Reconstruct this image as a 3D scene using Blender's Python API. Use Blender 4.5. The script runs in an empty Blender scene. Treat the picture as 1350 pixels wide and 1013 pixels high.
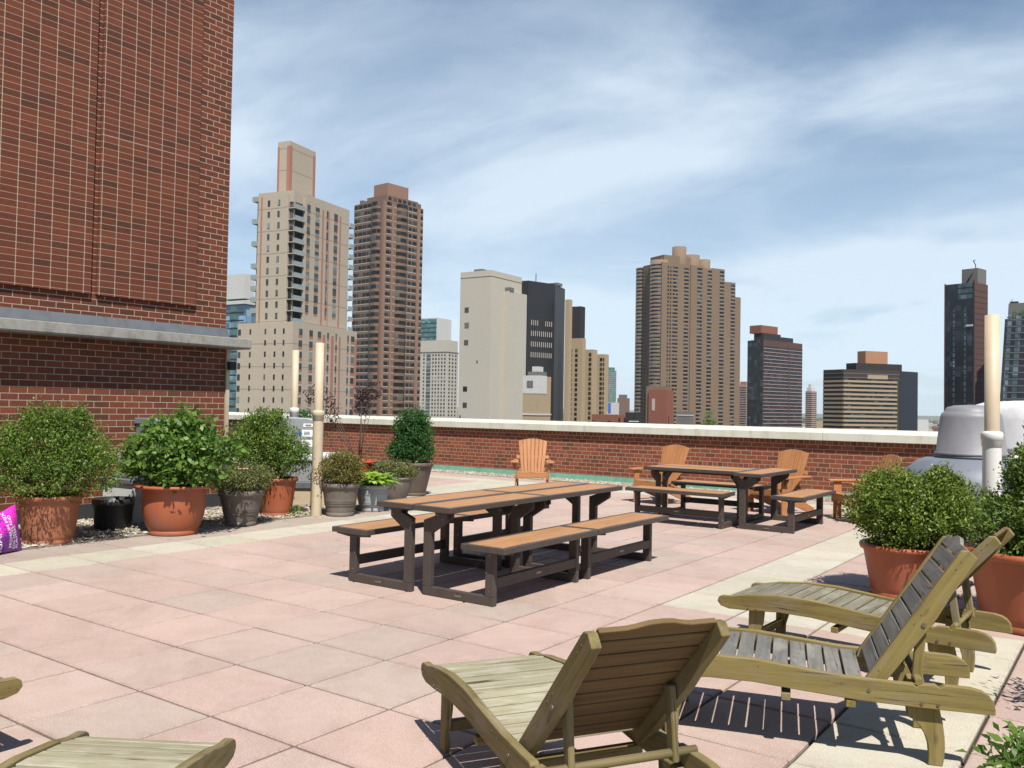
import bpy, math, random
import numpy as np
from mathutils import Matrix, Vector

R = math.radians
C = bpy.context.scene.collection
SC = bpy.context.scene

# ------------------------------------------------------------------ camera
cam_d = bpy.data.cameras.new('camera')
cam = bpy.data.objects.new('camera', cam_d)
C.objects.link(cam)
cam_d.sensor_width = 36.0
cam_d.lens = 30.85
cam_d.clip_start = 0.05
cam_d.clip_end = 60000
cam.matrix_world = (Matrix.Translation((0, 0, 1.5295)) @ Matrix.Rotation(R(35.67), 4, 'Z')
                    @ Matrix.Rotation(R(90 + 1.50), 4, 'X') @ Matrix.Rotation(R(0.99), 4, 'Z'))
SC.camera = cam

# ------------------------------------------------------------------ light
SUN = Vector((0.47, -0.40, 1.0)).normalized()          # towards the sun
elev = math.asin(SUN.z)
azim = math.atan2(SUN.x, SUN.y)                          # from +Y clockwise
sd = bpy.data.lights.new('sun', 'SUN')
sd.energy = 5.0
sd.angle = R(0.55)
sd.color = (1.0, 0.95, 0.87)
so = bpy.data.objects.new('sun', sd)
so.rotation_euler = SUN.to_track_quat('Z', 'Y').to_euler()
so.location = (6, -6, 30)
C.objects.link(so)

W = bpy.data.worlds.new('World')
SC.world = W
W.use_nodes = True
nt = W.node_tree
for n in list(nt.nodes):
    nt.nodes.remove(n)
def WN(t, **k):
    n = nt.nodes.new(t)
    for a, b in k.items():
        setattr(n, a, b)
    return n
L = nt.links.new
out = WN('ShaderNodeOutputWorld')
bg = WN('ShaderNodeBackground')
bg.inputs['Strength'].default_value = 0.05
sky = WN('ShaderNodeTexSky', sky_type='NISHITA', sun_disc=False)
sky.sun_elevation = elev
sky.sun_rotation = azim
sky.altitude = 50
sky.air_density = 1.0
sky.dust_density = 0.3
sky.ozone_density = 1.6
tc = WN('ShaderNodeTexCoord')
sep = WN('ShaderNodeSeparateXYZ')
L(tc.outputs['Generated'], sep.inputs[0])
mx = WN('ShaderNodeMath', operation='MAXIMUM'); mx.inputs[1].default_value = 0.02
L(sep.outputs['Z'], mx.inputs[0])
ad = WN('ShaderNodeMath', operation='ADD'); ad.inputs[1].default_value = 0.22
L(mx.outputs[0], ad.inputs[0])
dx = WN('ShaderNodeMath', operation='DIVIDE'); L(sep.outputs['X'], dx.inputs[0]); L(ad.outputs[0], dx.inputs[1])
dy = WN('ShaderNodeMath', operation='DIVIDE'); L(sep.outputs['Y'], dy.inputs[0]); L(ad.outputs[0], dy.inputs[1])
cmb = WN('ShaderNodeCombineXYZ'); L(dx.outputs[0], cmb.inputs[0]); L(dy.outputs[0], cmb.inputs[1])
def cloud(scale, rot, sc, loc, lo, hi, detail=9, rough=0.56, dist=0.4):
    mp = WN('ShaderNodeMapping'); mp.inputs['Rotation'].default_value = (0, 0, R(rot))
    mp.inputs['Scale'].default_value = sc; mp.inputs['Location'].default_value = loc
    L(cmb.outputs[0], mp.inputs[0])
    nz = WN('ShaderNodeTexNoise'); nz.inputs['Scale'].default_value = scale
    nz.inputs['Detail'].default_value = detail; nz.inputs['Roughness'].default_value = rough
    nz.inputs['Distortion'].default_value = dist
    L(mp.outputs[0], nz.inputs['Vector'])
    mr = WN('ShaderNodeMapRange', interpolation_type='SMOOTHSTEP')
    mr.inputs['From Min'].default_value = lo; mr.inputs['From Max'].default_value = hi
    L(nz.outputs['Fac'], mr.inputs['Value'])
    return mr.outputs['Result']
c1 = cloud(0.95, -54, (1, 1.35, 1), (3.1, 7.7, 0), 0.31, 0.66, 10, 0.54, 0.35)
c2 = cloud(2.4, -62, (1, 1.9, 1), (1.2, 0.4, 0), 0.40, 0.80, 10, 0.62, 0.6)
c3 = cloud(0.42, -40, (1, 1.5, 1), (9.1, 2.4, 0), 0.33, 0.60, 3, 0.5, 0.0)
m12 = WN('ShaderNodeMath', operation='MULTIPLY_ADD'); m12.inputs[1].default_value = 0.24
L(c2, m12.inputs[0]); L(c1, m12.inputs[2])
m3 = WN('ShaderNodeMath', operation='MULTIPLY'); L(m12.outputs[0], m3.inputs[0])
c3b = WN('ShaderNodeMath', operation='MULTIPLY_ADD'); c3b.inputs[1].default_value = 0.65; c3b.inputs[2].default_value = 0.35
L(c3, c3b.inputs[0]); L(c3b.outputs[0], m3.inputs[1])
# veil thickens towards the horizon
hz = WN('ShaderNodeMapRange'); hz.inputs['From Min'].default_value = 0.0; hz.inputs['From Max'].default_value = 0.5
hz.inputs['To Min'].default_value = 0.60; hz.inputs['To Max'].default_value = 0.0
L(sep.outputs['Z'], hz.inputs['Value'])
hm = WN('ShaderNodeMath', operation='ADD', use_clamp=True)
ms = WN('ShaderNodeMath', operation='MULTIPLY'); ms.inputs[1].default_value = 0.95
gx = WN('ShaderNodeMath', operation='MULTIPLY'); gx.inputs[1].default_value = -0.583; L(sep.outputs['X'], gx.inputs[0])
gy = WN('ShaderNodeMath', operation='MULTIPLY_ADD'); gy.inputs[1].default_value = 0.812; L(sep.outputs['Y'], gy.inputs[0]); L(gx.outputs[0], gy.inputs[2])
gg = WN('ShaderNodeMapRange', interpolation_type='SMOOTHSTEP'); gg.inputs['From Min'].default_value = 0.1; gg.inputs['From Max'].default_value = 0.75
gg.inputs['To Min'].default_value = 0.0; gg.inputs['To Max'].default_value = 1.0; L(gy.outputs[0], gg.inputs['Value'])
gm = WN('ShaderNodeMath', operation='MULTIPLY'); L(m3.outputs[0], gm.inputs[0]); L(gg.outputs['Result'], gm.inputs[1])
gz = WN('ShaderNodeMapRange'); gz.inputs['From Min'].default_value = 0.24; gz.inputs['From Max'].default_value = 0.44
gz.inputs['To Min'].default_value = 1.0; gz.inputs['To Max'].default_value = 0.42; L(sep.outputs['Z'], gz.inputs['Value'])
gn = WN('ShaderNodeMath', operation='MULTIPLY'); L(gm.outputs[0], gn.inputs[0]); L(gz.outputs['Result'], gn.inputs[1])
L(gn.outputs[0], ms.inputs[0]); L(ms.outputs[0], hm.inputs[0]); L(hz.outputs['Result'], hm.inputs[1])
hc = WN('ShaderNodeMath', operation='MINIMUM'); hc.inputs[1].default_value = 0.86
L(hm.outputs[0], hc.inputs[0])
mix = WN('ShaderNodeMix', data_type='RGBA')
mix.inputs['B'].default_value = (10.4, 12.1, 13.6, 1)
L(hc.outputs[0], mix.inputs['Factor'])
tint = WN('ShaderNodeMix', data_type='RGBA', blend_type='MULTIPLY'); tint.inputs['Factor'].default_value = 1.0; tint.inputs['B'].default_value = (.84, 1.16, 1.36, 1)
L(sky.outputs[0], tint.inputs['A']); L(tint.outputs['Result'], mix.inputs['A'])
L(mix.outputs['Result'], bg.inputs['Color'])
L(bg.outputs[0], out.inputs['Surface'])

SC.view_settings.view_transform = 'Standard'
SC.view_settings.look = 'None'
SC.view_settings.exposure = 0.62
SC.view_settings.gamma = 1.0
SC.render.engine = 'CYCLES'

# ------------------------------------------------------------------ helpers
def rnd(seed):
    return random.Random(seed)

class MB:
    """collects faces and links them as ONE mesh object"""
    def __init__(self):
        self.v = []; self.f = []; self.m = []; self.g = []; self.s = []
    def add(self, vs, fs, mi=0, g=None, smooth=False):
        b = len(self.v)
        self.v += [tuple(p) for p in vs]
        if g is None: g = [tuple(p) for p in vs]
        self.g += [tuple(p) for p in g]
        for f in fs:
            self.f.append([b + i for i in f]); self.m.append(mi); self.s.append(smooth)
    def box(self, x0, x1, y0, y1, z0, z1, mi=0, M=None, long=None, seed=None):
        vs = [Vector((x, y, z)) for x in (x0, x1) for y in (y0, y1) for z in (z0, z1)]
        g = None
        if long is not None:
            r = random.random() * 50 if seed is None else seed
            o = {'x': (0, 1, 2), 'y': (1, 0, 2), 'z': (2, 0, 1)}[long]
            g = [(p[o[0]] + r, p[o[1]] + r * .37, p[o[2]] + r * .11) for p in vs]
        if M is not None: vs = [M @ p for p in vs]
        self.add(vs, [(0, 1, 3, 2), (4, 6, 7, 5), (0, 4, 5, 1), (2, 3, 7, 6), (0, 2, 6, 4), (1, 5, 7, 3)], mi, g)
    def prism(self, pts, a0, a1, axis='y', mi=0, M=None, smooth=False, grain=None):
        """pts: 2-D outline, extruded along axis"""
        n = len(pts)
        def P(p, a):
            if axis == 'y': return Vector((p[0], a, p[1]))
            if axis == 'x': return Vector((a, p[0], p[1]))
            return Vector((p[0], p[1], a))
        vs = [P(p, a0) for p in pts] + [P(p, a1) for p in pts]
        r = random.random() * 50
        g = [(q.x + r, q.y + r * .3, q.z + r * .1) for q in vs]
        if grain == 'z': g = [(q.z + r, q.y + r * .3, q.x + r * .1) for q in vs]
        if grain == 'y': g = [(q.y + r, q.x + r * .3, q.z + r * .1) for q in vs]
        if M is not None: vs = [M @ q for q in vs]
        fs = [(i, (i + 1) % n, n + (i + 1) % n, n + i) for i in range(n)]
        self.add(vs, fs + [tuple(range(n))[::-1], tuple(range(n, 2 * n))], mi, g, smooth)
    def tube(self, pts, r, n=8, mi=0, cap=True, smooth=True):
        pts = [Vector(p) for p in pts]
        rs = r if isinstance(r, (list, tuple)) else [r] * len(pts)
        vs = []
        for i, p in enumerate(pts):
            t = (pts[min(i + 1, len(pts) - 1)] - pts[max(i - 1, 0)]).normalized()
            u = t.cross(Vector((0, 0, 1)))
            if u.length < 1e-3: u = t.cross(Vector((1, 0, 0)))
            u.normalize(); w = t.cross(u)
            for k in range(n):
                a = 2 * math.pi * k / n
                vs.append(p + (u * math.cos(a) + w * math.sin(a)) * rs[i])
        fs = []
        for i in range(len(pts) - 1):
            for k in range(n):
                fs.append((i * n + k, i * n + (k + 1) % n, (i + 1) * n + (k + 1) % n, (i + 1) * n + k))
        g = [(i // n * .1, (i % n) * .02, 0) for i in range(len(vs))]
        self.add(vs, fs, mi, g, smooth)
        if cap:
            b = len(vs)
            self.f.append([len(self.v) - b + k for k in range(n)][::-1]); self.m.append(mi); self.s.append(False)
            self.f.append([len(self.v) - n + k for k in range(n)]); self.m.append(mi); self.s.append(False)
    def lathe(self, prof, cx=0, cy=0, n=40, mi=0, wob=0.0, a0=0, a1=2 * math.pi, seed=1):
        vs = []
        full = abs(a1 - a0 - 2 * math.pi) < 1e-6
        m = n if full else n + 1
        rr = rnd(seed); ph = rr.random() * 6
        for (r, z) in prof:
            for k in range(m):
                a = a0 + (a1 - a0) * k / n
                q = r * (1 + wob * math.sin(2 * a + ph) + wob * .6 * math.sin(3 * a + ph * 2))
                vs.append((cx + q * math.cos(a), cy + q * math.sin(a), z))
        fs = []
        for i in range(len(prof) - 1):
            for k in range(n):
                k2 = (k + 1) % m if full else k + 1
                fs.append((i * m + k, i * m + k2, (i + 1) * m + k2, (i + 1) * m + k))
        self.add(vs, fs, mi, None, True)
    def build(self, name, mats, parent=None, loc=None, bevel=0, seg=1, fixn=False, auto=False):
        me = bpy.data.meshes.new(name)
        me.from_pydata(self.v, [], self.f)
        if not isinstance(mats, (list, tuple)): mats = [mats]
        for m in mats: me.materials.append(m)
        me.polygons.foreach_set('material_index', self.m)
        me.polygons.foreach_set('use_smooth', self.s)
        at = me.attributes.new('gc', 'FLOAT_VECTOR', 'POINT')
        at.data.foreach_set('vector', np.array(self.g, dtype=np.float32).ravel())
        me.update()
        o = bpy.data.objects.new(name, me)
        C.objects.link(o)
        if parent: o.parent = parent
        if loc: o.location = loc
        if bevel:
            b = o.modifiers.new('bevel', 'BEVEL'); b.width = bevel; b.segments = seg
            b.limit_method = 'ANGLE'; b.angle_limit = R(40); b.harden_normals = False
        return o

def tag(o, label=None, cat=None, group=None, kind=None):
    if label: o['label'] = label
    if cat: o['category'] = cat
    if group: o['group'] = group
    if kind: o['kind'] = kind
    return o
def thing(name, label, cat, loc=(0, 0, 0), rz=0, group=None):
    o = bpy.data.objects.new(name, None); C.objects.link(o)
    o.location = loc; o.rotation_euler = (0, 0, rz)
    o.empty_display_size = .2
    return tag(o, label, cat, group)
def copy_tree(o, parent=None):
    c = o.copy(); C.objects.link(c); c.parent = parent
    for ch in [k for k in bpy.data.objects if k.parent == o]:
        copy_tree(ch, c)
    return c

# ------------------------------------------------------------------ materials
def mat(name, col=(.5, .5, .5), rough=.6, metal=0, spec=.5):
    m = bpy.data.materials.new(name); m.use_nodes = True
    b = m.node_tree.nodes['Principled BSDF']
    b.inputs['Base Color'].default_value = (*col, 1)
    b.inputs['Roughness'].default_value = rough
    b.inputs['Metallic'].default_value = metal
    b.inputs['Specular IOR Level'].default_value = spec
    return m
class N:
    def __init__(self, m):
        self.t = m.node_tree; self.b = m.node_tree.nodes['Principled BSDF']
    def n(self, t, **k):
        x = self.t.nodes.new(t)
        for a, b in k.items():
            if a.startswith('_'): x.inputs[a[1:].replace('_', ' ')].default_value = b
            else: setattr(x, a, b)
        return x
    def l(self, a, b): self.t.links.new(a, b)
    def noise(self, vec, scale, detail=4, rough=.55, dist=0):
        x = self.n('ShaderNodeTexNoise'); x.inputs['Scale'].default_value = scale
        x.inputs['Detail'].default_value = detail; x.inputs['Roughness'].default_value = rough
        x.inputs['Distortion'].default_value = dist
        if vec is not None: self.l(vec, x.inputs['Vector'])
        return x.outputs['Fac']
    def ramp(self, fac, stops):
        x = self.n('ShaderNodeValToRGB'); e = x.color_ramp.elements
        while len(e) < len(stops): e.new(.5)
        for i, (p, c) in enumerate(stops):
            e[i].position = p; e[i].color = (*c, 1)
        self.l(fac, x.inputs[0]); return x.outputs[0]
    def mixc(self, fac, a, b, mode='MIX'):
        x = self.n('ShaderNodeMix', data_type='RGBA', blend_type=mode)
        for s, v in (('Factor', fac), ('A', a), ('B', b)):
            if isinstance(v, (int, float)): x.inputs[s].default_value = v
            elif isinstance(v, tuple): x.inputs[s].default_value = (*v, 1)
            else: self.l(v, x.inputs[s])
        return x.outputs['Result']
    def math(self, op, a, b=0.0, c=None, clamp=False):
        x = self.n('ShaderNodeMath', operation=op, use_clamp=clamp)
        for i, v in enumerate((a, b, c)):
            if v is None: continue
            if isinstance(v, (int, float)): x.inputs[i].default_value = v
            else: self.l(v, x.inputs[i])
        return x.outputs[0]
    def mapping(self, vec, scale=(1, 1, 1), rot=(0, 0, 0), loc=(0, 0, 0)):
        x = self.n('ShaderNodeMapping'); x.inputs['Scale'].default_value = scale
        x.inputs['Rotation'].default_value = rot; x.inputs['Location'].default_value = loc
        self.l(vec, x.inputs[0]); return x.outputs[0]
    def bump(self, h, strength=.3, dist=.01):
        x = self.n('ShaderNodeBump'); x.inputs['Strength'].default_value = strength
        x.inputs['Distance'].default_value = dist
        self.l(h, x.inputs['Height']); self.l(x.outputs[0], self.b.inputs['Normal'])
    def obj(self): return self.n('ShaderNodeTexCoord').outputs['Object']
    def gen(self, name='gc'):
        return self.n('ShaderNodeAttribute', attribute_name=name).outputs['Vector']
    def geo(self): return self.n('ShaderNodeNewGeometry').outputs['Position']

def mottled(name, c1, c2, scale=6, rough=.7, bump=.15, c3=None, spec=.4, metal=0, bscale=None, bdist=.004):
    m = mat(name, c1, rough, metal, spec); k = N(m); o = k.obj()
    f = k.noise(o, scale, 6, .6)
    col = k.mixc(k.n('ShaderNodeMapRange', **{}).outputs[0] if False else f, c1, c2)
    if c3 is not None:
        g = k.noise(o, scale * .23, 5, .65)
        g2 = k.math('MULTIPLY', k.math('SUBTRACT', g, .5), 5, clamp=True)
        col = k.mixc(g2, col, c3)
    gr_ = k.noise(k.mapping(o, (1, 1, .45)), max(1.5, scale * .9), 6, .7, .3)
    col = k.mixc(.5, col, k.ramp(gr_, [(.34, (.70, .68, .66)), (.50, (1, 1, 1)), (.72, (1.10, 1.09, 1.07))]), 'MULTIPLY')
    k.l(col, k.b.inputs['Base Color'])
    if bump: k.bump(k.noise(o, bscale or scale * 6, 5, .6), bump, bdist)
    return m

def brick_mat(name, ax, offset=.5, header=False, z0=0.0, gain=(1, 1, 1)):
    """ax: horizontal axis of the wall plane (object space)"""
    m = mat(name, (.3, .1, .06), .85, 0, .3); k = N(m)
    o = k.obj(); s = k.n('ShaderNodeSeparateXYZ'); k.l(o, s.inputs[0])
    cb = k.n('ShaderNodeCombineXYZ')
    k.l(s.outputs[ax], cb.inputs[0])
    zz = k.math('SUBTRACT', s.outputs['Z'], z0); k.l(zz, cb.inputs[1])
    wob = k.noise(o, 9, 2, .5)
    cv = cb.outputs[0]
    def brick(w):
        b = k.n('ShaderNodeTexBrick'); b.offset = offset; b.squash = 1
        b.inputs['Scale'].default_value = 1; b.inputs['Brick Width'].default_value = w
        b.inputs['Row Height'].default_value = .0813; b.inputs['Mortar Size'].default_value = .0052
        b.inputs['Mortar Smooth'].default_value = .25
        b.inputs['Color1'].default_value = (1, 1, 1, 1); b.inputs['Color2'].default_value = (0, 0, 0, 1)
        b.inputs['Mortar'].default_value = (.5, .5, .5, 1); b.inputs['Bias'].default_value = 0
        k.l(cv, b.inputs['Vector']); return b
    b1 = brick(.2064)
    tone, fac = b1.outputs['Color'], b1.outputs['Fac']
    if header:
        b2 = brick(.1032)
        row = k.math('FLOOR', k.math('DIVIDE', zz, .0813))
        md = k.math('MODULO', k.math('ADD', row, 62), 6)
        isH = k.math('COMPARE', md, 0.0, .1)
        tone = k.mixc(isH, tone, b2.outputs['Color'])
        x = k.n('ShaderNodeMix', data_type='FLOAT'); k.l(isH, x.inputs['Factor'])
        k.l(fac, x.inputs['A']); k.l(b2.outputs['Fac'], x.inputs['B']); fac = x.outputs['Result']
    base = k.ramp(tone, [(0.0, (.084, .035, .024)), (.14, (.104, .039, .025)), (.30, (.128, .042, .026)), (.62, (.145, .046, .028)), (1.0, (.172, .056, .033))])
    base = k.mixc(1.0, base, gain, 'MULTIPLY')
    spk = k.noise(o, 60, 4, .7)
    base = k.mixc(.55, base, k.ramp(spk, [(.3, (.42, .42, .42)), (.6, (1.15, 1.1, 1.05))]), 'MULTIPLY')
    mort = k.mixc(k.noise(o, 14, 3), (.30, .235, .175), (.42, .35, .27))
    if offset == 0:
        fx = k.math('FRACT', k.math('DIVIDE', s.outputs[ax], .2064))
        edge = k.math('MAXIMUM', k.math('GREATER_THAN', fx, .955), k.math('LESS_THAN', fx, .045))
        mort = k.mixc(edge, k.mixc(.5, mort, (.14, .07, .05)), mort)
    col = k.mixc(fac, base, mort)
    stain = k.noise(k.mapping(o, (1, 1, .35)), .9, 5, .6)
    col = k.mixc(.3, col, k.ramp(stain, [(.35, (.75, .72, .7)), (.6, (1.0, 1.0, 1.0))]), 'MULTIPLY')
    k.l(col, k.b.inputs['Base Color'])
    h = k.math('ADD', k.math('MULTIPLY', fac, -1.0), k.math('MULTIPLY', spk, .35))
    k.bump(h, .6, .006)
    return m

def wood_mat(name, stops, rough=.75, scale=1.0, knots=True, bump=.35, wear=None):
    m = mat(name, stops[0][1], rough, 0, .3); k = N(m); g = k.gen()
    v = k.mapping(g, (1.6 * scale, 26 * scale, 26 * scale))
    f = k.noise(v, 1.0, 6, .6, .6)
    col = k.ramp(f, stops)
    if knots:
        kn = k.n('ShaderNodeTexVoronoi'); kn.inputs['Scale'].default_value = 1
        k.l(k.mapping(g, (4.5, 13, 13)), kn.inputs['Vector'])
        km = k.math('SUBTRACT', 1.0, k.math('MULTIPLY', kn.outputs['Distance'], 6.5), clamp=True)
        col = k.mixc(k.math('MULTIPLY', km, .75), col, (.11, .06, .03))
    if wear:
        w = k.noise(k.mapping(g, (3, 7, 7)), 1.0, 5, .65)
        col = k.mixc(k.math('MULTIPLY', k.math('SUBTRACT', w, .5), 4, clamp=True), col, wear)
    cr = k.noise(k.mapping(g, (2.2 * scale, 70 * scale, 70 * scale)), 1.0, 3, .6, 1.2)
    col = k.mixc(k.math('MULTIPLY', k.math('SUBTRACT', cr, .60), 9, clamp=True), col, (.05, .038, .025))
    fade = k.noise(k.mapping(g, (1.1, 2.4, 2.4)), 1.0, 4, .6)
    col = k.mixc(.5, col, k.ramp(fade, [(.3, (.72, .72, .74)), (.65, (1.12, 1.12, 1.08))]), 'MULTIPLY')
    k.l(col, k.b.inputs['Base Color'])
    k.bump(k.noise(v, 2.2, 5, .7), bump, .003)
    return m

def leaf_mat(name, c1, c2, c3, rough=.5, trans=.25, glossc=None):
    m = bpy.data.materials.new(name); m.use_nodes = True; k = N(m)
    a = k.n('ShaderNodeAttribute', attribute_name='lv')
    col = k.ramp(a.outputs['Fac'], [(0, c1), (.5, c2), (1, c3)])
    k.l(col, k.b.inputs['Base Color']); k.b.inputs['Roughness'].default_value = rough
    k.b.inputs['Specular IOR Level'].default_value = .3
    tr = k.n('ShaderNodeBsdfTranslucent')
    k.l(k.mixc(.5, col, tuple(min(1, v * 2.2) for v in c3)), tr.inputs['Color'])
    mx = k.n('ShaderNodeMixShader'); mx.inputs[0].default_value = trans
    k.l(k.b.outputs[0], mx.inputs[1]); k.l(tr.outputs[0], mx.inputs[2])
    k.l(mx.outputs[0], m.node_tree.nodes['Material Output'].inputs['Surface'])
    return m

M = {}
M['brickJ'] = brick_mat('brick_running_left_wall', 'Y', z0=.21, gain=(1.12, 1.02, .86))
M['brickUp'] = brick_mat('brick_upper_wall', 'Y', z0=.21, gain=(.92, .82, .68))
M['brickStack'] = brick_mat('brick_stack_bond', 'Y', offset=0, z0=.21, gain=(.90, .80, .66))
M['brickI'] = brick_mat('brick_parapet', 'X', header=True, z0=.13, gain=(1.5, 1.36, 1.12))
M['brickX'] = brick_mat('brick_end_wall', 'X', z0=.21)

O0_, O1_ = -4.9114, 2.6697
# pavers: colour of each slab from a per-face attribute
def paver_mat():
    m = mat('paver', (.5, .4, .36), .8, 0, .35); k = N(m); o = k.obj()
    a = k.n('ShaderNodeAttribute', attribute_name='tc'); base = a.outputs['Color']
    sp = k.noise(o, 150, 4, .85)
    col = k.mixc(.75, base, k.ramp(sp, [(.34, (.50, .47, .47)), (.5, (.97, .96, .96)), (.66, (1.38, 1.36, 1.33))]), 'MULTIPLY')
    big = k.noise(o, 2.1, 6, .65)
    col = k.mixc(.55, col, k.ramp(big, [(.32, (.84, .81, .78)), (.55, (1.04, 1.03, 1.02)), (.75, (.98, .93, .88))]), 'MULTIPLY')
    br = k.noise(o, 5.5, 4, .7)
    col = k.mixc(k.math('MULTIPLY', k.math('SUBTRACT', br, .60), 3.5, clamp=True), col, (.34, .24, .175))
    vo = k.n('ShaderNodeTexVoronoi'); vo.inputs['Scale'].default_value = 85; k.l(o, vo.inputs['Vector'])
    chip = k.math('LESS_THAN', vo.outputs['Distance'], .16)
    gate = k.math('GREATER_THAN', k.noise(o, 34, 2), .56)
    col = k.mixc(k.math('MULTIPLY', k.math('MULTIPLY', chip, gate), .8), col, (.62, .57, .50))
    # grit collected along the joints, and old water marks
    sx = k.n('ShaderNodeSeparateXYZ'); k.l(o, sx.inputs[0])
    ed = []
    for ax_, o_ in (('X', O0_), ('Y', O1_)):
        fr = k.math('FRACT', k.math('DIVIDE', k.math('ADD', sx.outputs[ax_], 61.0 - o_), .61))
        ed.append(k.math('ABSOLUTE', k.math('SUBTRACT', fr, .5)))
    em = k.math('MULTIPLY', k.math('SUBTRACT', k.math('MAXIMUM', ed[0], ed[1]), .452), 24, clamp=True)
    em = k.math('MULTIPLY', em, k.math('MULTIPLY', k.math('SUBTRACT', k.noise(o, 11, 5, .7), .30), 2.2, clamp=True))
    col = k.mixc(k.math('MULTIPLY', em, .62), col, (.19, .135, .11))
    wm = k.noise(o, .9, 7, .72, .6)
    col = k.mixc(.6, col, k.ramp(wm, [(.38, (.84, .82, .80)), (.47, (1, 1, 1)), (.50, (.93, .91, .89)), (.55, (1.02, 1.02, 1.02))]), 'MULTIPLY')
    k.l(col, k.b.inputs['Base Color'])
    k.bump(sp, .4, .002)
    return m
M['paver'] = paver_mat()
M['bedding'] = mottled('joint_grit', (.028, .021, .017), (.05, .036, .028), 30)
M['soil'] = mottled('soil', (.035, .025, .018), (.09, .06, .04), 40, .95, .5)
M['gravelbase'] = mottled('gravel_base', (0.154, 0.133, 0.098), (0.294, 0.266, 0.210), 26, .95, .8)
M['coping'] = mottled('painted_coping', (0.528, 0.528, 0.448), (0.576, 0.568, 0.488), 3, .5, .04, c3=(0.480, 0.464, 0.368))
_k = N(M['coping']); _o = _k.obj(); _s = _k.noise(_k.mapping(_o, (7, 7, .7)), 1.0, 5, .7)
_c = _k.b.inputs['Base Color'].links[0].from_socket
_k.l(_k.mixc(_k.math('MULTIPLY', _k.math('SUBTRACT', _s, .56), 3.2, clamp=True), _c, (.27, .25, .19)), _k.b.inputs['Base Color'])
M['copper'] = mottled('green_copper_flashing', (.105, .25, .185), (.15, .31, .235), 8, .7, .08, c3=(.09, .19, .14))
M['ledgec'] = mottled('weathered_concrete', (0.210, 0.203, 0.189), (0.308, 0.294, 0.266), 18, .85, .2, c3=(0.154, 0.147, 0.140))
M['flash'] = mottled('grey_metal_flashing', (.085, .095, .105), (.12, .13, .14), 9, .5, .05)
M['blackstrip'] = mat('black_membrane', (.025, .027, .03), .8)
M['pipe'] = mottled('cream_pvc', (0.446, 0.360, 0.245), (0.490, 0.410, 0.295), 4, .5, .03, c3=(0.396, 0.302, 0.194))
M['pipewhite'] = mottled('white_pvc', (0.629, 0.620, 0.595), (0.595, 0.578, 0.535), 5, .45, .02)
M['terra'] = mottled('terracotta_plastic', (0.290, 0.076, 0.030), (0.330, 0.092, 0.040), 5, .5, .05, c3=(.27, .105, .065))
M['terra2'] = mottled('faded_terracotta', (0.286, 0.102, 0.048), (0.326, 0.122, 0.061), 4, .6, .06, c3=(0.245, 0.102, 0.068))
M['redpot'] = mottled('red_plastic', (0.413, 0.053, 0.026), (0.465, 0.075, 0.038), 5, .4, .04)
M['greypot'] = mottled('taupe_resin', (0.119, 0.097, 0.083), (0.158, 0.130, 0.108), 12, .75, .2, c3=(0.194, 0.169, 0.144))
M['brownpot'] = mottled('brown_resin', (0.091, 0.066, 0.052), (0.119, 0.087, 0.070), 10, .6, .1)
M['bluepot'] = mottled('grey_blue_resin', (.25, .265, .275), (.30, .31, .32), 8, .6, .1, c3=(.34, .34, .33))
M['blackpl'] = mottled('black_nursery_plastic', (.012, .012, .013), (.03, .03, .031), 10, .45, .05)
M['slats'] = wood_mat('composite_tan', [(.2, (0.288, 0.144, 0.061)), (.5, (0.338, 0.176, 0.079)), (.8, (0.374, 0.205, 0.097))], .65, 1.5, False, .2)
M['frame'] = mottled('dark_brown_composite', (0.053, 0.042, 0.036), (0.068, 0.055, 0.047), 20, .5, .12)
M['steel'] = mat('bolt_steel', (.30, .29, .27), .4, 1)
M['rust'] = mottled('rusty_bolt', (.085, .065, .045), (.22, .19, .15), 160, .45, .1, metal=.5)
M['adir'] = wood_mat('orange_tan_lumber', [(.2, (0.330, 0.142, 0.056)), (.5, (0.370, 0.165, 0.066)), (.8, (0.396, 0.185, 0.079))], .6, 1.2, False, .12)
M['rail'] = wood_mat('olive_pine', [(.2, (.100, .072, .023)), (.45, (.178, .135, .044)), (.62, (.216, .168, .060)), (.85, (.27, .218, .092))], .85, 1.0, True, .55, wear=(.20, .165, .115))
M['railD'] = wood_mat('mossy_pine', [(.2, (.075, .058, .024)), (.45, (.138, .108, .042)), (.62, (.172, .138, .058)), (.85, (.225, .188, .10))], .85, 1.0, True, .5, wear=(.225, .185, .13))
M['slatG'] = wood_mat('silvered_pine', [(.2, (.078, .074, .066)), (.45, (.125, .121, .110)), (.62, (.158, .152, .138)), (.85, (.205, .197, .178))], .85, 1.0, True, .5, wear=(.24, .23, .20))
M['slatC'] = wood_mat('moss_grey_pine', [(.2, (.098, .088, .062)), (.45, (.155, .140, .100)), (.62, (.190, .175, .130)), (.85, (.24, .225, .175))], .85, 1.0, True, .5, wear=(.27, .255, .20))
M['slatM'] = wood_mat('greenish_weathered_pine', [(.2, (0.173, 0.151, 0.094)), (.5, (0.266, 0.241, 0.162)), (.8, (0.338, 0.317, 0.230))], .8, 1.0, True, .4, wear=(0.403, 0.382, 0.310))
M['slatB'] = wood_mat('brown_pine', [(.2, (.075, .045, .018)), (.5, (.118, .074, .030)), (.8, (.155, .102, .045))], .8, 1.0, True, .35)
M['bark'] = mottled('bark', (.07, .05, .035), (.13, .1, .07), 30, .9, .4)
M['box'] = leaf_mat('boxwood_leaf', (.028, .060, .010), (.085, .145, .020), (.20, .28, .048), .45, .15)
M['box2'] = leaf_mat('lush_shrub_leaf', (.034, .078, .014), (.085, .165, .026), (.17, .27, .050))
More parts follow.
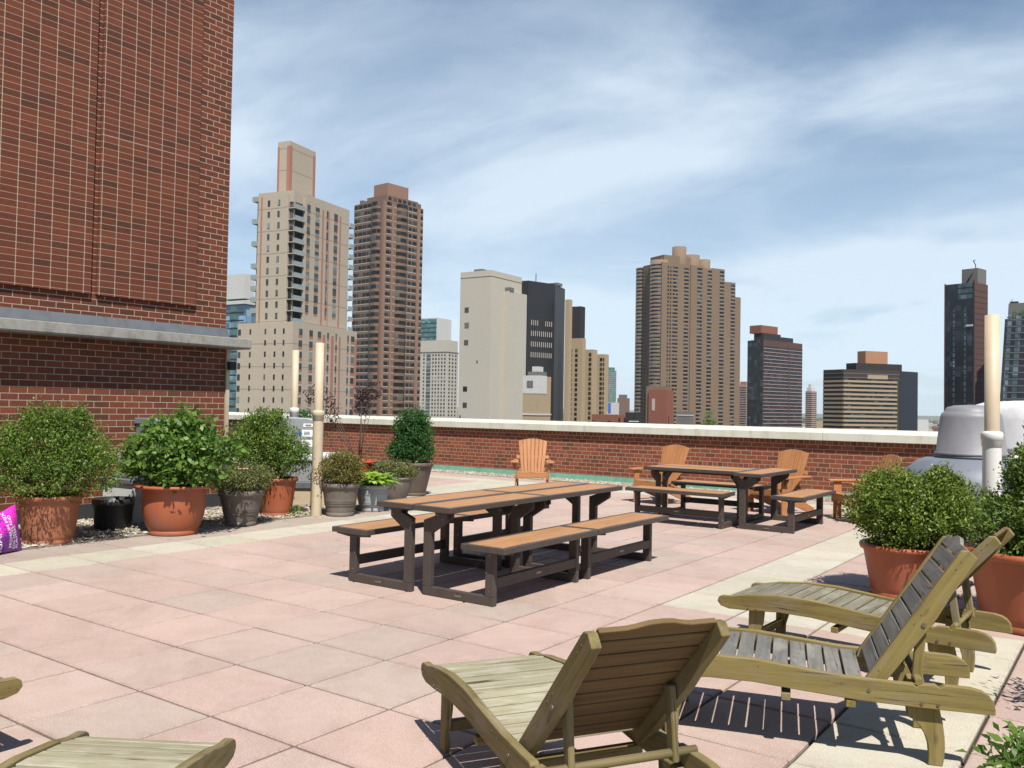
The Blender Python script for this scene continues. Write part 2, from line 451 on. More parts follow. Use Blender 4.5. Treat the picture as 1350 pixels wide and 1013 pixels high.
M['boxA'] = leaf_mat('yellow_green_box_leaf', (.035, .068, .010), (.105, .160, .020), (.23, .29, .05), .45, .17)
M['dark'] = leaf_mat('dark_green_leaf', (.016, .048, .012), (.035, .100, .020), (.075, .18, .04))
M['bronze'] = leaf_mat('bronze_green_leaf', (.075, .080, .018), (.125, .130, .028), (.24, .16, .055), .5)
M['olive'] = leaf_mat('olive_leaf', (.06, .075, .02), (.115, .135, .04), (.22, .21, .08), .5)
M['lime'] = leaf_mat('lime_hosta_leaf', (.13, .24, .03), (.24, .40, .05), (.38, .52, .10), .45, .35)
M['purple'] = leaf_mat('purple_leaf', (.022, .009, .012), (.045, .016, .018), (.08, .035, .035), .5)
M['alu'] = mottled('galvanised_sheet', (0.315, 0.330, 0.345), (0.375, 0.383, 0.398), 5, .4, .03, metal=.3)
M['alup'] = mottled('white_painted_metal', (0.561, 0.570, 0.578), (0.510, 0.518, 0.527), 2.2, .38, .02)
M['fanc'] = mottled('grey_fan_shell', (.17, .17, .18), (.20, .20, .215), 3, .5, .03)
M['fanc2'] = mottled('blue_grey_fan_shell', (.125, .14, .17), (.15, .165, .195), 3, .5, .03)
M['fanw'] = mottled('white_fan_shell', (.62, .62, .62), (.56, .56, .57), 3, .45, .03)
M['cab'] = mottled('blue_grey_cabinet', (.13, .155, .185), (.16, .185, .215), 4, .5, .04)
M['cabl'] = mottled('grey_plastic_box', (0.225, 0.247, 0.262), (0.270, 0.292, 0.300), 6, .5, .05)
M['plight'] = mottled('grey_fibre_planter', (.42, .43, .43), (.50, .51, .50), 4, .8, .15, c3=(.54, .54, .52))
M['white'] = mat('white_paint', (.8, .8, .78), .5)
M['blue'] = mat('blue_print', (.04, .12, .5), .5)
M['ink'] = mat('dark_print', (.03, .03, .04), .6)

# ------------------------------------------------------------------ terrace floor
T = .61
O0, O1 = -4.9114, 2.6697
def tan_tile(i, j):
    if i == 3 and 6 <= j <= 19: return True
    if j == 6 and 3 <= i <= 6: return True
    if i == 6 and j <= 6: return True
    if i == -6 and j <= 12: return True
    if i in (-10, -9) and 12 <= j <= 19: return True
    if j == 12 and -10 <= i <= -6: return True
    if j == 19: return True
    return False
def paving():
    rr = rnd(5)
    vs = []; fs = []; cols = []
    gap = .009; ch = .007; z1 = 0.0
    for i in range(-26, 17):
        for j in range(-12, 21):
            if i < -7 and j < 12: continue                       # gravel bed and building
            x0 = O0 + i * T + gap + rr.uniform(-.001, .001); x1 = O0 + (i + 1) * T - gap + rr.uniform(-.001, .001)
            y0 = O1 + j * T + gap + rr.uniform(-.001, .001); y1 = O1 + (j + 1) * T - gap + rr.uniform(-.001, .001)
            if tan_tile(i, j):
                b = rr.choice([(.405, .385, .31), (.42, .395, .32), (.395, .375, .30), (.41, .39, .325)])
            elif i == -7:
                b = rr.choice([(.31, .265, .225), (.34, .285, .245), (.32, .27, .235)])
            else:
                b = rr.choice([(.375, .288, .250), (.385, .290, .252), (.368, .284, .247), (.385, .300, .262), (.372, .292, .254), (.355, .290, .252), (.390, .294, .258), (.378, .286, .25)])
            q = rr.uniform(.95, 1.05); b = tuple(v * q for v in b)
            t = [z1 + rr.uniform(-.0014, .0014) for _ in range(4)]
            n = len(vs)
            for (X, Y, dz, k) in ((x0, y0, -.026, 0), (x1, y0, -.026, 1), (x1, y1, -.026, 2), (x0, y1, -.026, 3),
                                  (x0, y0, -ch, 0), (x1, y0, -ch, 1), (x1, y1, -ch, 2), (x0, y1, -ch, 3)):
                vs.append((X, Y, t[k] + dz))
            for (X, Y, k) in ((x0 + ch, y0 + ch, 0), (x1 - ch, y0 + ch, 1), (x1 - ch, y1 - ch, 2), (x0 + ch, y1 - ch, 3)):
                vs.append((X, Y, t[k]))
            F = [(8, 9, 10, 11)]
            for k in range(4):
                k2 = (k + 1) % 4
                F.append((k, k2, 4 + k2, 4 + k)); F.append((4 + k, 4 + k2, 8 + k2, 8 + k))
            for f in F:
                fs.append([n + a for a in f]); cols.append(b)
    me = bpy.data.meshes.new('terrace_paving'); me.from_pydata(vs, [], fs)
    at = me.attributes.new('tc', 'FLOAT_COLOR', 'FACE')
    at.data.foreach_set('color', np.array([(*c, 1) for c in cols], dtype=np.float32).ravel())
    me.materials.append(M['paver']); me.update()
    o = bpy.data.objects.new('terrace_paving', me); C.objects.link(o)
    tag(o, kind='structure')
paving()
b = MB(); b.box(-26, 6.2, -9, 16.30, -66, -.0225)
tag(b.build('roof_deck', M['bedding']), kind='structure')
b = MB(); b.box(-10.86, -9.185, -9, O1 + 12 * T - .01, -.022, .012)
b.box(-22, 6.1, O1 + 21 * T + .01, 16.12, -.022, .005)
b.box(-20, -10.88, 8.3, O1 + 12 * T - .01, -.022, .012)
tag(b.build('gravel_bed', M['gravelbase']), kind='structure')

def pebbles():
    rr = np.random.default_rng(3)
    base = np.array([(1, 0, 0), (.5, .8, 0), (-.5, .85, 0), (-1, 0, 0), (-.5, -.8, 0), (.5, -.85, 0),
                     (.45, .3, .75), (-.45, .35, .8), (0, -.5, .7)])
    tri = [(0, 1, 6), (1, 2, 7), (1, 7, 6), (2, 3, 7), (3, 4, 7), (4, 8, 7), (4, 5, 8), (5, 0, 8), (0, 6, 8), (6, 7, 8)]
    P = []
    P.append(np.c_[rr.uniform(-10.8, -9.2, 5200), rr.uniform(3.8, 9.9, 5200), rr.uniform(.01, .03, 5200), rr.uniform(.014, .03, 5200)])
    P.append(np.c_[rr.uniform(-16, -2.0, 3600), rr.uniform(O1 + 21 * T + .02, 16.08, 3600), rr.uniform(.000, .010, 3600), rr.uniform(.014, .030, 3600)])
    P.append(np.c_[rr.uniform(-15, -10.9, 1500), rr.uniform(8.5, 9.9, 1500), rr.uniform(.01, .03, 1500), rr.uniform(.015, .035, 1500)])
    P.append(np.c_[rr.normal(-9.15, .07, 160), rr.uniform(4.5, 9.8, 160), rr.uniform(0, .004, 160), rr.uniform(.005, .013, 160)])
    P = np.vstack(P); n = len(P)
    a = rr.uniform(0, 6.28, n); ca, sa = np.cos(a), np.sin(a)
    b0 = base[None] * P[:, 3][:, None, None] * np.stack([rr.uniform(.8, 1.4, n), rr.uniform(.7, 1.1, n), rr.uniform(.5, .9, n)], 1)[:, None, :]
    X = b0[..., 0] * ca[:, None] - b0[..., 1] * sa[:, None] + P[:, 0][:, None]
    Y = b0[..., 0] * sa[:, None] + b0[..., 1] * ca[:, None] + P[:, 1][:, None]
    Z = b0[..., 2] + P[:, 2][:, None]
    V = np.stack([X, Y, Z], -1).reshape(-1, 3)
    F = (np.array(tri)[None] + (np.arange(n) * 9)[:, None, None]).reshape(-1, 3)
    me = bpy.data.meshes.new('gravel'); me.from_pydata(V.tolist(), [], F.tolist())
    pal = np.array([(.42, .36, .26), (.55, .48, .36), (.33, .27, .2), (.62, .58, .5), (.25, .22, .2), (.48, .37, .25)])
    cc = np.repeat(pal[rr.integers(0, 6, n)] * .62 * rr.uniform(.85, 1.15, (n, 1)), 10, 0)
    at = me.attributes.new('tc', 'FLOAT_COLOR', 'FACE')
    at.data.foreach_set('color', np.c_[cc, np.ones(len(cc))].astype(np.float32).ravel())
    m = mat('pebble', (.4, .35, .3), .8); k = N(m)
    k.l(k.n('ShaderNodeAttribute', attribute_name='tc').outputs['Color'], k.b.inputs['Base Color'])
    me.materials.append(m); me.polygons.foreach_set('use_smooth', [True] * len(F)); me.update()
    o = bpy.data.objects.new('gravel', me); C.objects.link(o)
    tag(o, 'cream and brown river pebbles in the planting bed and along the parapet', 'gravel', kind='stuff')
pebbles()

# ------------------------------------------------------------------ parapet wall
pw = thing('parapet_wall', 'low red brick parapet with cream coping and green flashing across the back of the terrace', 'wall', (0, 0, 0))
b = MB(); b.box(-26, 6.2, 16.13, 16.50, -.01, 1.03); b.build('brick_face', M['brickI'], pw)
x = -26.0; i = 0
while x < 6.2:
    x2 = min(x + 3.05, 6.25)
    b = MB()
    pr = [(16.040, 1.025), (16.040, 1.165), (16.07, 1.195), (16.53, 1.235), (16.56, 1.21), (16.56, 1.025)]
    b.prism(pr, x + .002, x2 - .002, 'x'); b.build('coping', M['coping'], pw, bevel=.006, seg=2)
    x = x2
b = MB()
x = -26.0
while x < 6.2:
    x2 = min(x + 2.44, 6.2); k = random.Random(int(x * 10)).uniform(-.003, .003)
    b.prism([(16.128, .002), (16.128, .112 + k), (16.117, .115 + k), (16.095 + k, .012), (16.07, .008), (16.07, .002)], x, x2 - .004, 'x')
    x = x2
b.build('base_flashing', M['copper'], pw)

# ------------------------------------------------------------------ brick penthouse at left
ph = thing('brick_building', 'tall dark red brick penthouse wall with a grey concrete ledge at the left', 'building', (-10.85, 7.94, 0))
WX, WY = -10.85, 7.94
def L2(o): o.location = (-WX, -WY, 0); return o
b = MB(); b.box(-19, WX, -9, WY, .21, 2.33, 0); b.box(-18.99, WX - .001, -8.99, WY - .004, 2.33, 14.2, 1)
wallo = b.build('wall', [M['brickJ'], M['brickUp']], ph); wallo.location = (-WX, -WY, 0)
b = MB(); b.box(-18.9, WX + .006, -8.9, WY - .003, -.013, .21); L2(b.build('base_flashing', M['blackstrip'], ph))
# projecting stack bond panels
for (y0, y1) in ((7.40 - 1.44, 7.40), (5.88 - 1.5, 5.88), (4.33 - 1.5, 4.33), (2.78 - 1.5, 2.78), (1.23 - 1.5, 1.23)):
    b = MB(); b.box(WX - .02, WX + .045, y0, y1, 2.865, 13.9)
    o = b.build('brick_panel', M['brickStack'], ph, bevel=.004); o.location = (-WX, -WY, 0)
b = MB(); b.box(WX - .01, WX + .004, 7.401, WY + .001, 4.927, 4.934); b.box(WX + .03, WX + .047, 5.962, 7.398, 4.927, 4.934)
L2(b.build('mortar_joint', mat('light_mortar', (.36, .30, .24), .9), ph))
b = MB()
b.prism([(WX - .01, 2.45), (WX + .31, 2.45), (WX + .31, 2.325), (WX + .29, 2.30), (WX - .01, 2.30)], -9, WY + .22, 'y')
b.box(-12.5, WX + .30, WY + .002, WY + .215, 2.305, 2.445)
L2(b.build('ledge', M['ledgec'], ph, bevel=.01, seg=2))
b = MB(); b.prism([(WX - .005, 2.452), (WX + .30, 2.453), (WX + .06, 2.475), (WX + .02, 2.58), (WX + .012, 2.60), (WX - .005, 2.60)], -9, WY + .02, 'y')
L2(b.build('ledge_flashing', M['flash'], ph))
b = MB(); b.box(WX - .08, WX + .02, WY + .012, WY + .07, 1.02, 2.29, 0)
L2(b.build('corner_trim', M['pipe'], ph))
b = MB(); b.box(WX - .06, WX + .09, WY + .02, WY + .13, 2.0, 2.12); L2(b.build('bracket', M['blackstrip'], ph))

# ------------------------------------------------------------------ plants
def leaves(name, lobes, n, size, m, parent, seed=1, shell=.62, up=.35, aspect=1.9, clump=.05, per=9, droop=0):
    """lobes: (x,y,z,rx,ry,rz,weight) ellipsoids; n leaves in twig clumps of `per`"""
    r = np.random.default_rng(seed)
    lo = np.array(lobes, float)
    if n > 8000:
        ex = []
        for _ in range(16):
            q = r.normal(size=3); q[2] = abs(q[2]) * .9 - .25; q /= np.linalg.norm(q)
            b_ = lo[r.integers(0, len(lo))]; f_ = r.uniform(.22, .36)
            ex.append([*(b_[:3] + q * b_[3:6] * .84), b_[3] * f_, b_[4] * f_, b_[5] * f_ * 1.1, lo[:, 6].sum() * .022])
        lo = np.vstack([lo, ex])
    w = lo[:, 6] / lo[:, 6].sum()
    if parent is not None and n > 3000: n = int(n * 1.75); size *= 1.12
    nt = max(1, n // per)
    idx = r.choice(len(lo), nt, p=w)
    d = r.normal(size=(nt, 3)); d /= np.linalg.norm(d, axis=1, keepdims=True)
    ph = r.uniform(0, 6.28, 6)
    bumpy = 1 + .13 * np.sin(5 * d[:, 0] + ph[0]) * np.sin(6 * d[:, 2] + ph[1]) + .09 * np.sin(9 * d[:, 1] + ph[2]) * np.sin(8 * d[:, 0] + ph[3])
    bumpy += .06 * np.sin(17 * d[:, 0] + ph[4]) * np.sin(15 * d[:, 2] + 12 * d[:, 1] + ph[5])
    rad = np.where(r.random(nt) < shell, r.uniform(.86, 1.03, nt), r.uniform(.35, .9, nt)) * bumpy
    rad *= np.where(r.random(nt) < .11, r.uniform(1.02, 1.20, nt), 1)
    c = lo[idx, :3] + d * rad[:, None] * lo[idx, 3:6]
    c = np.repeat(c, per, 0); dd = np.repeat(d, per, 0)
    N_ = len(c)
    # twig direction: outward and up
    tw = dd * .8 + np.array([0, 0, up]) + r.normal(size=(N_, 3)) * .12
    tw /= np.linalg.norm(tw, axis=1, keepdims=True)
    s = r.uniform(-.5, 1, N_)
    off = r.normal(size=(N_, 3)) * clump * .42
    p = c + tw * (s * clump)[:, None] + off
    # leaf axis: off the twig; normal roughly up/out
    ax = tw * .5 + r.normal(size=(N_, 3)) * .6; ax[:, 2] -= droop
    ax /= np.linalg.norm(ax, axis=1, keepdims=True)
    nr = dd * .55 + np.array([0, 0, .5]) + r.normal(size=(N_, 3)) * .5
    sd_ = np.cross(nr, ax); sd_ /= (np.linalg.norm(sd_, axis=1, keepdims=True) + 1e-9)
    up_ = np.cross(ax, sd_)
    ln = size * r.uniform(.6, 1.25, N_); wd = ln / aspect
    a = ax * ln[:, None]; bb = sd_ * (wd * .5)[:, None]; cc = up_ * (ln * .13)[:, None]
    V = np.stack([p, p + a * .45 + bb + cc, p + a, p + a * .45 - bb + cc], 1).reshape(-1, 3)
    return finish_leaves(name, V, N_, r, m, parent, np.repeat(r.uniform(0, 1, nt), per))
def finish_leaves(name, V, n, r, m, parent, tone):
    V[:, 2] = np.maximum(V[:, 2], .008)
    me = bpy.data.meshes.new(name)
    me.vertices.add(n * 4); me.vertices.foreach_set('co', V.astype(np.float32).ravel())
    me.loops.add(n * 4); me.loops.foreach_set('vertex_index', np.arange(n * 4, dtype=np.int32))
    me.polygons.add(n); me.polygons.foreach_set('loop_start', np.arange(0, n * 4, 4, dtype=np.int32))
    me.polygons.foreach_set('loop_total', np.full(n, 4, dtype=np.int32))
    t = np.clip(tone * .45 + r.beta(1.6, 2.2, n) * .75 - .08, 0, 1)
    at = me.attributes.new('lv', 'FLOAT', 'FACE'); at.data.foreach_set('value', t.astype(np.float32))
    me.materials.append(m); me.update(); me.validate()
    o = bpy.data.objects.new(name, me); C.objects.link(o)
    if parent: o.parent = parent
    return o
def stems(parent, base_z, tips, r0=.012, seed=1, spread=.06, m=None, name='stem'):
    rr = rnd(seed); b = MB()
    for t in tips:
        t = Vector(t); s = Vector((rr.uniform(-spread, spread), rr.uniform(-spread, spread), base_z))
        mid = s.lerp(t, .5) + Vector((rr.uniform(-.03, .03), rr.uniform(-.03, .03), .04))
        b.tube([s, mid, t], [r0, r0 * .7, r0 * .3], 6)
    return b.build(name, m or M['bark'], parent)
def rtips(n, rx, rz, z, seed):
    rr = rnd(seed); o = []
    for _ in range(n):
        a = rr.uniform(0, 6.28); q = math.sqrt(rr.random()) * rx
        o.append((q * math.cos(a), q * math.sin(a), z + rr.uniform(-rz, rz)))
    return o

def pot_round(root, rb, rt, h, m, lip=.02, liph=.05, bulge=0.0, grooves=(), wall=.018, wob=.004, foot=True, sub=True):
    """plastic flower pot with rolled rim"""
    pf = []
    if foot: pf += [(rb * .98, 0.0), (rb * 1.02, .012), (rb * 1.0, .05), (rb * .985, .055)]
    else: pf += [(rb * .97, 0.0), (rb, .01)]
    nn = 10; z0 = .06; z1 = h - liph
    for i in range(nn + 1):
        t = i / nn; rr = rb + (rt - rb) * t + bulge * math.sin(math.pi * (t ** .8))
        z = z0 + (z1 - z0) * t
        for (gz, gd) in grooves:
            if abs(t - gz) < .5 / nn + .01:
                pf.append((rr, z - .012)); rr2 = rr + gd; pf += [(rr2, z - .007), (rr2, z + .007)]
        pf.append((rr, z))
    top = pf[-1][0]
    pf.sort(key=lambda q: q[1])
    b = MB(); b.lathe([(0, .001)] + pf, n=48, wob=wob)
    o = b.build('pot', m, root)
    b = MB()
    b.lathe([(top - .002, h - liph - .004), (top + lip, h - liph), (top + lip + .006, h - liph * .5), (top + lip + .004, h - .006), (top + lip - .005, h),
             (top - wall + .006, h), (top - wall, h - .006), (top - wall - .005, h - liph - .06)], n=48, wob=wob)
    b.build('rim', m, o)
    b = MB(); b.lathe([(0, h - .055), (top * .5, h - .048), (top - wall - .002, h - .06)], n=32)
    b.build('soil', M['soil'], root)
    return o

def potted(name, label, cat, loc, kw, rz=0, group='potted shrubs on the terrace'):
    root = thing(name, label, cat, (loc[0], loc[1], kw.pop('z', 0.0)), rz, group)
    pot_round(root, **kw)
    return root

# pot 1: wide boxwood at the far left
t = potted('potted_shrub', 'large dome shaped boxwood in a wide plain terracotta pot beside the pink bag', 'potted shrub', (-9.45, 4.76),
           dict(rb=.25, rt=.295, h=.51, m=M['terra2'], lip=.02, liph=.05))
leaves('foliage', [(0, 0, .84, .60, .60, .36, 6), (-.04, -.02, 1.06, .46, .46, .32, 3), (-.30, -.2, .76, .38, .4, .24, 1.2), (.28, .2, .78, .36, .36, .26, 1.2), (.12, .1, 1.26, .2, .2, .18, .6), (-.10, -.06, 1.30, .2, .2, .18, .6)],
       20000, .027, M['box'], t, 11, clump=.055)
stems(t, .42, rtips(14, .4, .2, .85, 3))
# pot 2: rounded terracotta bowl
t = potted('potted_shrub', 'bright leafy hydrangea spilling over a round bellied terracotta pot with a wide rim', 'potted shrub', (-9.11, 6.02),
           dict(rb=.275, rt=.345, h=.57, m=M['terra'], lip=.085, liph=.035, bulge=.035))
LB = [(-.05, 0, .90, .50, .42, .22, 3), (.0, 0, 1.08, .34, .34, .20, 2), (.38, .1, .86, .22, .25, .22, 1), (.1, .1, 1.22, .2, .2, .12, .8), (-.42, -.2, .88, .16, .16, .1, .5),
      (-.2, -.1, .78, .2, .2, .12, .7), (.28, -.10, .75, .22, .2, .12, .9), (-.25, .05, 1.12, .16, .16, .1, .5), (.45, .3, 1.0, .15, .15, .12, .4)]
leaves('foliage', LB, 4700, .066, M['box2'], t, 12, clump=.10, per=9, aspect=1.6, shell=.7, droop=.15)
stems(t, .5, rtips(16, .35, .2, .95, 4))
# pot 3
t = potted('potted_shrub', 'small olive azalea with pink blooms in a mottled taupe pot between two terracotta pots', 'potted shrub', (-9.14, 6.98),
           dict(rb=.19, rt=.265, h=.44, m=M['greypot'], lip=.014, liph=.07, grooves=((.35, .006),)))
leaves('foliage', [(0, 0, .56, .34, .34, .16, 3), (.12, .1, .62, .22, .22, .12, 1), (-.22, -.1, .55, .18, .18, .12, 1)], 5200, .026, M['olive'], t, 13, clump=.05)
b = MB()
for k in range(7):
    a = k * .9; b.lathe([(0, .70), (.012, .705), (.018, .715), (.0, .72)], cx=.14 + .05 * math.cos(a * 2), cy=-.08 + .05 * math.sin(a), n=6)
b.build('flower', mat('pink_petal', (.75, .35, .38), .6), t)
# pot 4
t = potted('potted_shrub', 'tall rounded boxwood in a terracotta pot in front of the metal condenser', 'potted shrub', (-9.54, 7.86),
           dict(rb=.20, rt=.255, h=.52, m=M['terra'], lip=.02, liph=.05))
leaves('foliage', [(-.12, -.09, .88, .50, .50, .34, 5), (-.16, -.11, 1.12, .36, .36, .26, 2), (-.1, -.08, 1.28, .2, .2, .14, .5), (.10, .05, .75, .3, .3, .22, 1), (-.28, -.15, .8, .3, .3, .25, 1)], 12500, .031, M['box'], t, 14, clump=.055)
stems(t, .45, rtips(10, .3, .2, .9, 5))
# pot 5
t = potted('potted_shrub', 'rust tinted round shrub in a ribbed taupe pot just right of the thick cream pipe', 'potted shrub', (-8.95, 8.47),
           dict(rb=.19, rt=.245, h=.45, m=M['greypot'], lip=.014, liph=.07, grooves=((.35, .007),)))
leaves('foliage', [(0, 0, .62, .30, .30, .19, 3), (.05, 0, .70, .2, .2, .14, 1), (-.32, -.12, .52, .1, .1, .06, .25)], 5200, .028, M['bronze'], t, 15, clump=.05)
# pot 6 hosta
t = potted('potted_shrub', 'lime green hosta in a ringed grey blue pot near the corner of the picnic table', 'potted plant', (-9.02, 9.16),
           dict(rb=.17, rt=.215, h=.38, m=M['bluepot'], lip=.014, liph=.05, grooves=((.2, .008), (.75, .006)), bulge=.02))
def hosta(parent, n, R0, z, m, seed, L0=.2):
    rr = np.random.default_rng(seed); V = []
    for i in range(n):
        a = rr.uniform(0, 6.28); ln = L0 * rr.uniform(.6, 1.2); el = rr.uniform(.35, 1.35)
        d = np.array([math.cos(a), math.sin(a), 0]); sd_ = np.array([-math.sin(a), math.cos(a), 0])
        p = d * rr.uniform(0, R0) + np.array([0, 0, z]); w = ln * .16
        pts = []
        for s_ in (0, .3, .65, 1):
            q = p + d * ln * s_ * math.cos(el * .8) + np.array([0, 0, ln * (math.sin(el) * s_ - .5 * s_ * s_)])
            pts.append(q)
        ws = [.15, 1, .8, .05]
        for k in range(3):
            V += [pts[k] - sd_ * w * ws[k], pts[k] + sd_ * w * ws[k], pts[k + 1] + sd_ * w * ws[k + 1], pts[k + 1] - sd_ * w * ws[k + 1]]
    V = np.array(V); n4 = len(V) // 4
    return finish_leaves('foliage', V, n4, rr, m, parent, np.repeat(rr.uniform(0, 1, n), 3))
hosta(t, 380, .20, .41, M['lime'], 4, .27)
# pot 7
t = potted('potted_shrub', 'low olive shrub in a smooth taupe bowl beside the brown pot', 'potted shrub', (-9.60, 10.22),
           dict(rb=.20, rt=.29, h=.40, m=M['greypot'], lip=.012, liph=.04, bulge=.015))
leaves('foliage', [(0, 0, .47, .33, .33, .13, 3), (-.15, -.1, .52, .2, .2, .1, 1)], 3600, .032, M['olive'], t, 16, clump=.05)
# pot 8
t = potted('potted_shrub', 'tall upright dark green bush in a deep brown pot near the parapet', 'potted shrub', (-10.12, 11.22),
           dict(rb=.24, rt=.34, h=.56, m=M['brownpot'], lip=.02, liph=.07))
leaves('foliage', [(-.02, 0, .78, .32, .32, .26, 2.5), (.0, 0, 1.12, .27, .27, .32, 3), (.12, 0, .9, .26, .26, .3, 1), (-.24, -.12, .72, .18, .18, .13, .7)], 9500, .036, M['dark'], t, 17, clump=.06)
stems(t, .5, rtips(8, .2, .3, 1.0, 8))
# red bowl with purple tree
t = potted('potted_tree', 'wiry purple leaved sapling in a bright red wide rimmed planter', 'potted tree', (-10.13, 9.96),
           dict(rb=.18, rt=.26, h=.64, m=M['redpot'], lip=.03, liph=.04))
rr = rnd(9)
tips = [(-.42, -.25, 1.62), (-.30, -.3, 1.30), (-.5, -.4, 1.75), (.02, .02, 1.55), (.05, .0, 1.72), (-.05, .1, 1.45), (.14, .08, 1.78), (.22, .15, 1.80), (-.62, -.45, 1.70)]
stems(t, .55, tips, .007, 10, .02)
leaves('foliage', [(x_, y_, z_ - .05, .09, .09, .13, 1) for (x_, y_, z_) in tips] + [(-.36, -.26, 1.4, .12, .1, .14, 1), (.04, .02, 1.62, .13, .13, .16, 2)], 1100, .042, M['purple'], t, 18, clump=.05, per=4, shell=.4)
# back shrub
t = potted('potted_shrub', 'small dark shrub whose top shows between the two cream pipes', 'potted shrub', (-11.24, 9.75),
           dict(rb=.18, rt=.24, h=.5, m=M['terra'], lip=.02, liph=.05))
leaves('foliage', [(0, 0, 1.05, .27, .27, .34, 3), (-.1, 0, .85, .26, .26, .3, 1)], 3600, .036, M['dark'], t, 19, clump=.05)
# right side pots
t = potted('potted_shrub', 'yellow green spreading boxwood in a terracotta pot behind the lounge chairs', 'potted shrub', (-1.60, 7.96),
           dict(rb=.285, rt=.345, h=.44, m=M['terra'], lip=.025, liph=.045))
leaves('foliage', [(.05, .03, .71, .45, .45, .27, 5), (-.14, -.05, .78, .28, .30, .22, 2), (.30, .08, .72, .31, .31, .23, 2), (.24, .06, .92, .13, .13, .13, .4), (-.12, -.05, .94, .17, .17, .12, .5), (.02, -.05, .54, .33, .33, .15, 1)],
       21000, .027, M['boxA'], t, 21, clump=.05)
stems(t, .38, rtips(16, .4, .15, .7, 6))
t = potted('potted_shrub', 'tall dense dark boxwood in the biggest terracotta pot at the right edge', 'potted shrub', (-.62, 7.42),
           dict(rb=.36, rt=.44, h=.56, m=M['terra'], lip=.045, liph=.05))
leaves('foliage', [(.14, .06, .80, .46, .46, .32, 4), (.20, .10, 1.10, .36, .36, .32, 3), (.26, .12, 1.38, .24, .24, .22, 1.2), (-.04, -.05, .70, .38, .38, .20, 1.2)],
       21000, .031, M['box'], t, 22, clump=.055)
stems(t, .5, rtips(12, .3, .3, 1.0, 7))
t = potted('potted_shrub', 'low glossy leaved plant at the bottom right corner of the terrace', 'potted plant', (-.20, 3.72),
           dict(rb=.13, rt=.17, h=.22, m=M['terra'], lip=.015, liph=.03))
leaves('foliage', [(0, 0, .25, .20, .20, .10, 2), (-.12, .1, .20, .14, .14, .10, 1)], 900, .055, M['box2'], t, 23, clump=.06, per=6, aspect=2.6)
t = potted('potted_shrub', 'loose branching shrub just past the right edge that shades paving', 'potted shrub', (-.02, 5.35),
           dict(rb=.15, rt=.2, h=.3, m=M['terra'], lip=.015, liph=.03))
leaves('foliage', [(0, 0, .52, .28, .28, .2, 2), (-.1, .1, .6, .2, .2, .15, 1)], 1500, .045, M['box2'], t, 24, clump=.08, per=6, shell=.6)
stems(t, .25, rtips(16, .32, .15, .55, 12), .006)
def litter():
    r = np.random.default_rng(77); n = 70
    X = np.r_[r.uniform(-9, -.5, 40), r.normal(-2.2, .5, 30)]; Y = np.r_[r.uniform(3, 13, 40), r.normal(7.6, .6, 30)]
    V = []
    for i in range(n):
        a = r.uniform(0, 6.28); l = r.uniform(.008, .02); d = np.array([math.cos(a), math.sin(a), 0]); e = np.array([-d[1], d[0], 0]); p = np.array([X[i], Y[i], .006])
        V += [p, p + d * l * .5 + e * l * .3 + np.array([0, 0, .004]), p + d * l, p + d * l * .5 - e * l * .3]
    o = finish_leaves('leaf_litter', np.array(V), n, r, M['bronze'], None, r.uniform(0, 1, n))
    tag(o, 'a few dry leaf scraps scattered on the paving', 'leaf litter', kind='stuff')
litter()
# weeds and vine
o = leaves('weed', [(0, 0, .05, .12, .1, .05, 1)], 160, .04, M['box2'], None, 31, clump=.03, per=5); o.location = (-9.32, 8.0, 0)
tag(o, 'little green weed growing in the gravel beside the terracotta pot', 'weed')
o = leaves('vine', [(0, 0, 1.12, .08, .1, .14, 1), (.0, .0, .8, .05, .06, .2, .4)], 220, .05, M['dark'], None, 32, clump=.05, per=5); o.location = (-10.82, 8.06, 0)
tag(o, 'sprig of dark vine at the corner of the brick building', 'vine')

# ------------------------------------------------------------------ black nursery pot, planter box, bag
t = thing('nursery_pot', 'empty black plastic nursery pot on the gravel between two terracotta pots', 'pot', (-9.87, 5.72, .02))
b = MB(); b.lathe([(0, .001), (.19, 0), (.20, .02), (.225, .27), (.232, .275), (.235, .35), (.225, .352), (.215, .27), (.19, .03), (0, .02)], n=36, wob=.006); b.build('pot', M['blackpl'], t)
t = thing('planter_box', 'square pale grey planter box with a dark tray lid, behind the black nursery pot', 'planter', (-10.25, 6.25, .01), R(4))
b = MB(); b.prism([(-.27, 0), (.27, 0), (.31, .50), (-.31, .50)], -.28, .28, 'y'); b.build('body', M['plight'], t, bevel=.012, seg=2)
b = MB(); b.box(-.33, .33, -.31, .31, .50, .56); b.box(-.24, .24, -.22, .22, .56, .60); b.build('tray', M['flash'], t, bevel=.01)
t = thing('bowl_planter', 'small black dish holding a seedling on top of the planter box', 'dish', (-10.20, 6.22, .615))
b = MB(); b.lathe([(0, 0), (.12, 0), (.16, .06), (.15, .06), (.11, .015), (0, .01)], n=24); b.build('bowl', M['blackpl'], t)
leaves('foliage', [(0, 0, .13, .1, .1, .06, 1)], 70, .05, M['box2'], t, 33, per=5)

